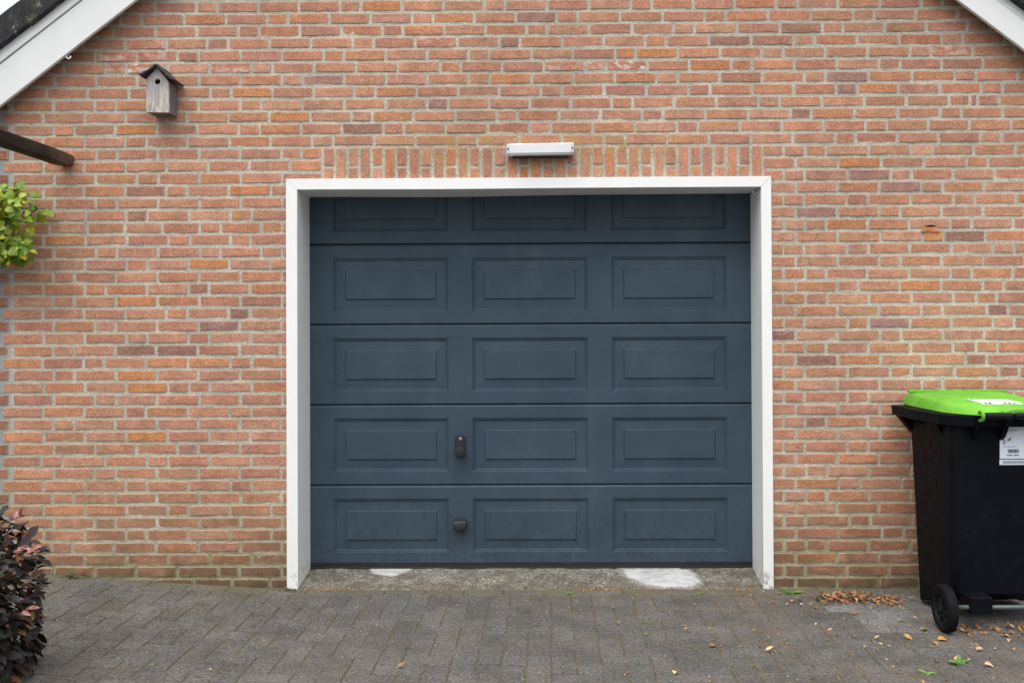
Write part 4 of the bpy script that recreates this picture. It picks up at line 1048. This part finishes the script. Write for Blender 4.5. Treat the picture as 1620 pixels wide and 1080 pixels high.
for k in range(760):                                     # crumbs along the threshold edge, in joints and scattered to the right
    m = q.random()
    if m < .34: x, y = q.choice((q.uniform(-1.3, -1.0), q.uniform(.1, .36), q.uniform(.5, 1.1), q.uniform(-1.0, 1.1))), q.gauss(-.022, .013)
    elif m < .50: x, y = round(q.uniform(2, 9)) * U + q.gauss(0, .004), q.uniform(-1.4, -.12)
    elif m < .62: x, y = q.uniform(-2.6, 2.2), q.uniform(-1.4, -.05)
    else: x, y = q.uniform(.9, 2.4), -abs(q.gauss(.55, .42))
    bake_leaf(crm, q.choice(CR), (x, y, ground_z(x, y) + .0035), flat_dir(), (q.uniform(-.5, .5), q.uniform(-.6, .2), 1), q.uniform(.25, 1.0) * (1.15 if m > .62 else .8))
for k in range(14):
    x, y = q.uniform(1.0, 2.3), q.uniform(-1.35, -.2)
    bake_leaf(crm, q.choice(CR), (x, y, .0045), flat_dir(), (q.uniform(-.5, .5), q.uniform(-.6, .2), 1), q.uniform(1.5, 2.6))
tag(crm.build('leaf_crumbs', M['crumb'], None), 'orange-brown leaf crumbs scattered over the paving and its joints', 'leaf litter', kind='stuff')
chp = MB(); CP = leaf_mesh('chip', M['patch'], .010, .007, .2, .3, 61)
for k in range(420):
    x, y = q.uniform(-2.5, 1.9), q.uniform(-1.4, -.03)
    bake_leaf(chp, CP, (x, y, ground_z(x, y) + .002), flat_dir(), (q.uniform(-.4, .4), q.uniform(-.4, .2), 1), q.uniform(.25, .8))
tag(chp.build('pale_chips', M['patch'], None), 'tiny pale chips strewn over the dark paving', 'grit', kind='stuff')
WL = [leaf_mesh('weed_leaf', M['weed'], .05, .017, c_, .4, s_, .8) for c_, s_ in ((.3, 71), (.6, 72))]
MS = [leaf_mesh('moss_leaf', M['moss'], .02, .006, .3, .4, 73)]
for (x, y, s, n, lbl, kind_) in ((1.225, -.094, 1.1, 6, 'green broad-leaved weed beside the right foot of the door frame', 0), (.428, -.743, .55, 9, 'small green weed in a paving joint right of centre', 0),
      (-.415, -.081, .42, 8, 'small green weed at the threshold below the lock', 0), (.094, -.085, .5, 8, 'small green weed at the threshold left of the big white patch', 0),
      (.431, -.570, .45, 9, 'tiny yellowish weed in the joint behind the small green weed', 0), (1.639, -1.123, .95, 12, 'green grassy weed at lower right of the paving', 0),
      (1.471, -1.228, .6, 9, 'small green weed beside a red leaf near the bottom edge', 0), (.76, -.09, .45, 7, 'flat green weed below the large white mortar patch', 0),
      (-2.49, -.045, .9, 60, 'dark mossy tuft at the wall foot near the hedge', 1), (-1.356, -.047, .8, 45, 'dark mossy tuft at the left foot of the door frame', 1)):
    w = thing('weed', (x, y, ground_z(x, y)), lbl, 'weed', 'weeds growing between the paving stones')
    m_ = MB(); z = ground_z(x, y)
    for k in range(n):
        t = 2 * pi * k / n + q.uniform(-.4, .4); up = q.uniform(.15, .8)
        px_, py_ = (x + q.gauss(0, .035), y + q.gauss(0, .012)) if kind_ else (x + q.gauss(0, .004), y + q.gauss(0, .004))
        d = (cos(t), sin(t) * .7, up)
        if kind_: bake_leaf(m_, MS[0], (px_, py_, z + q.uniform(-.002, .012)), d, (0, -.5, 1), s * q.uniform(.7, 1.5))
        else: place(q.choice(WL), 'leaf', w, (px_, py_, z - .002), d, (0, -.3, 1), s * q.uniform(.6, 1.15))
    if kind_: tag(m_.build('tuft', M['moss'], w), kind='stuff')
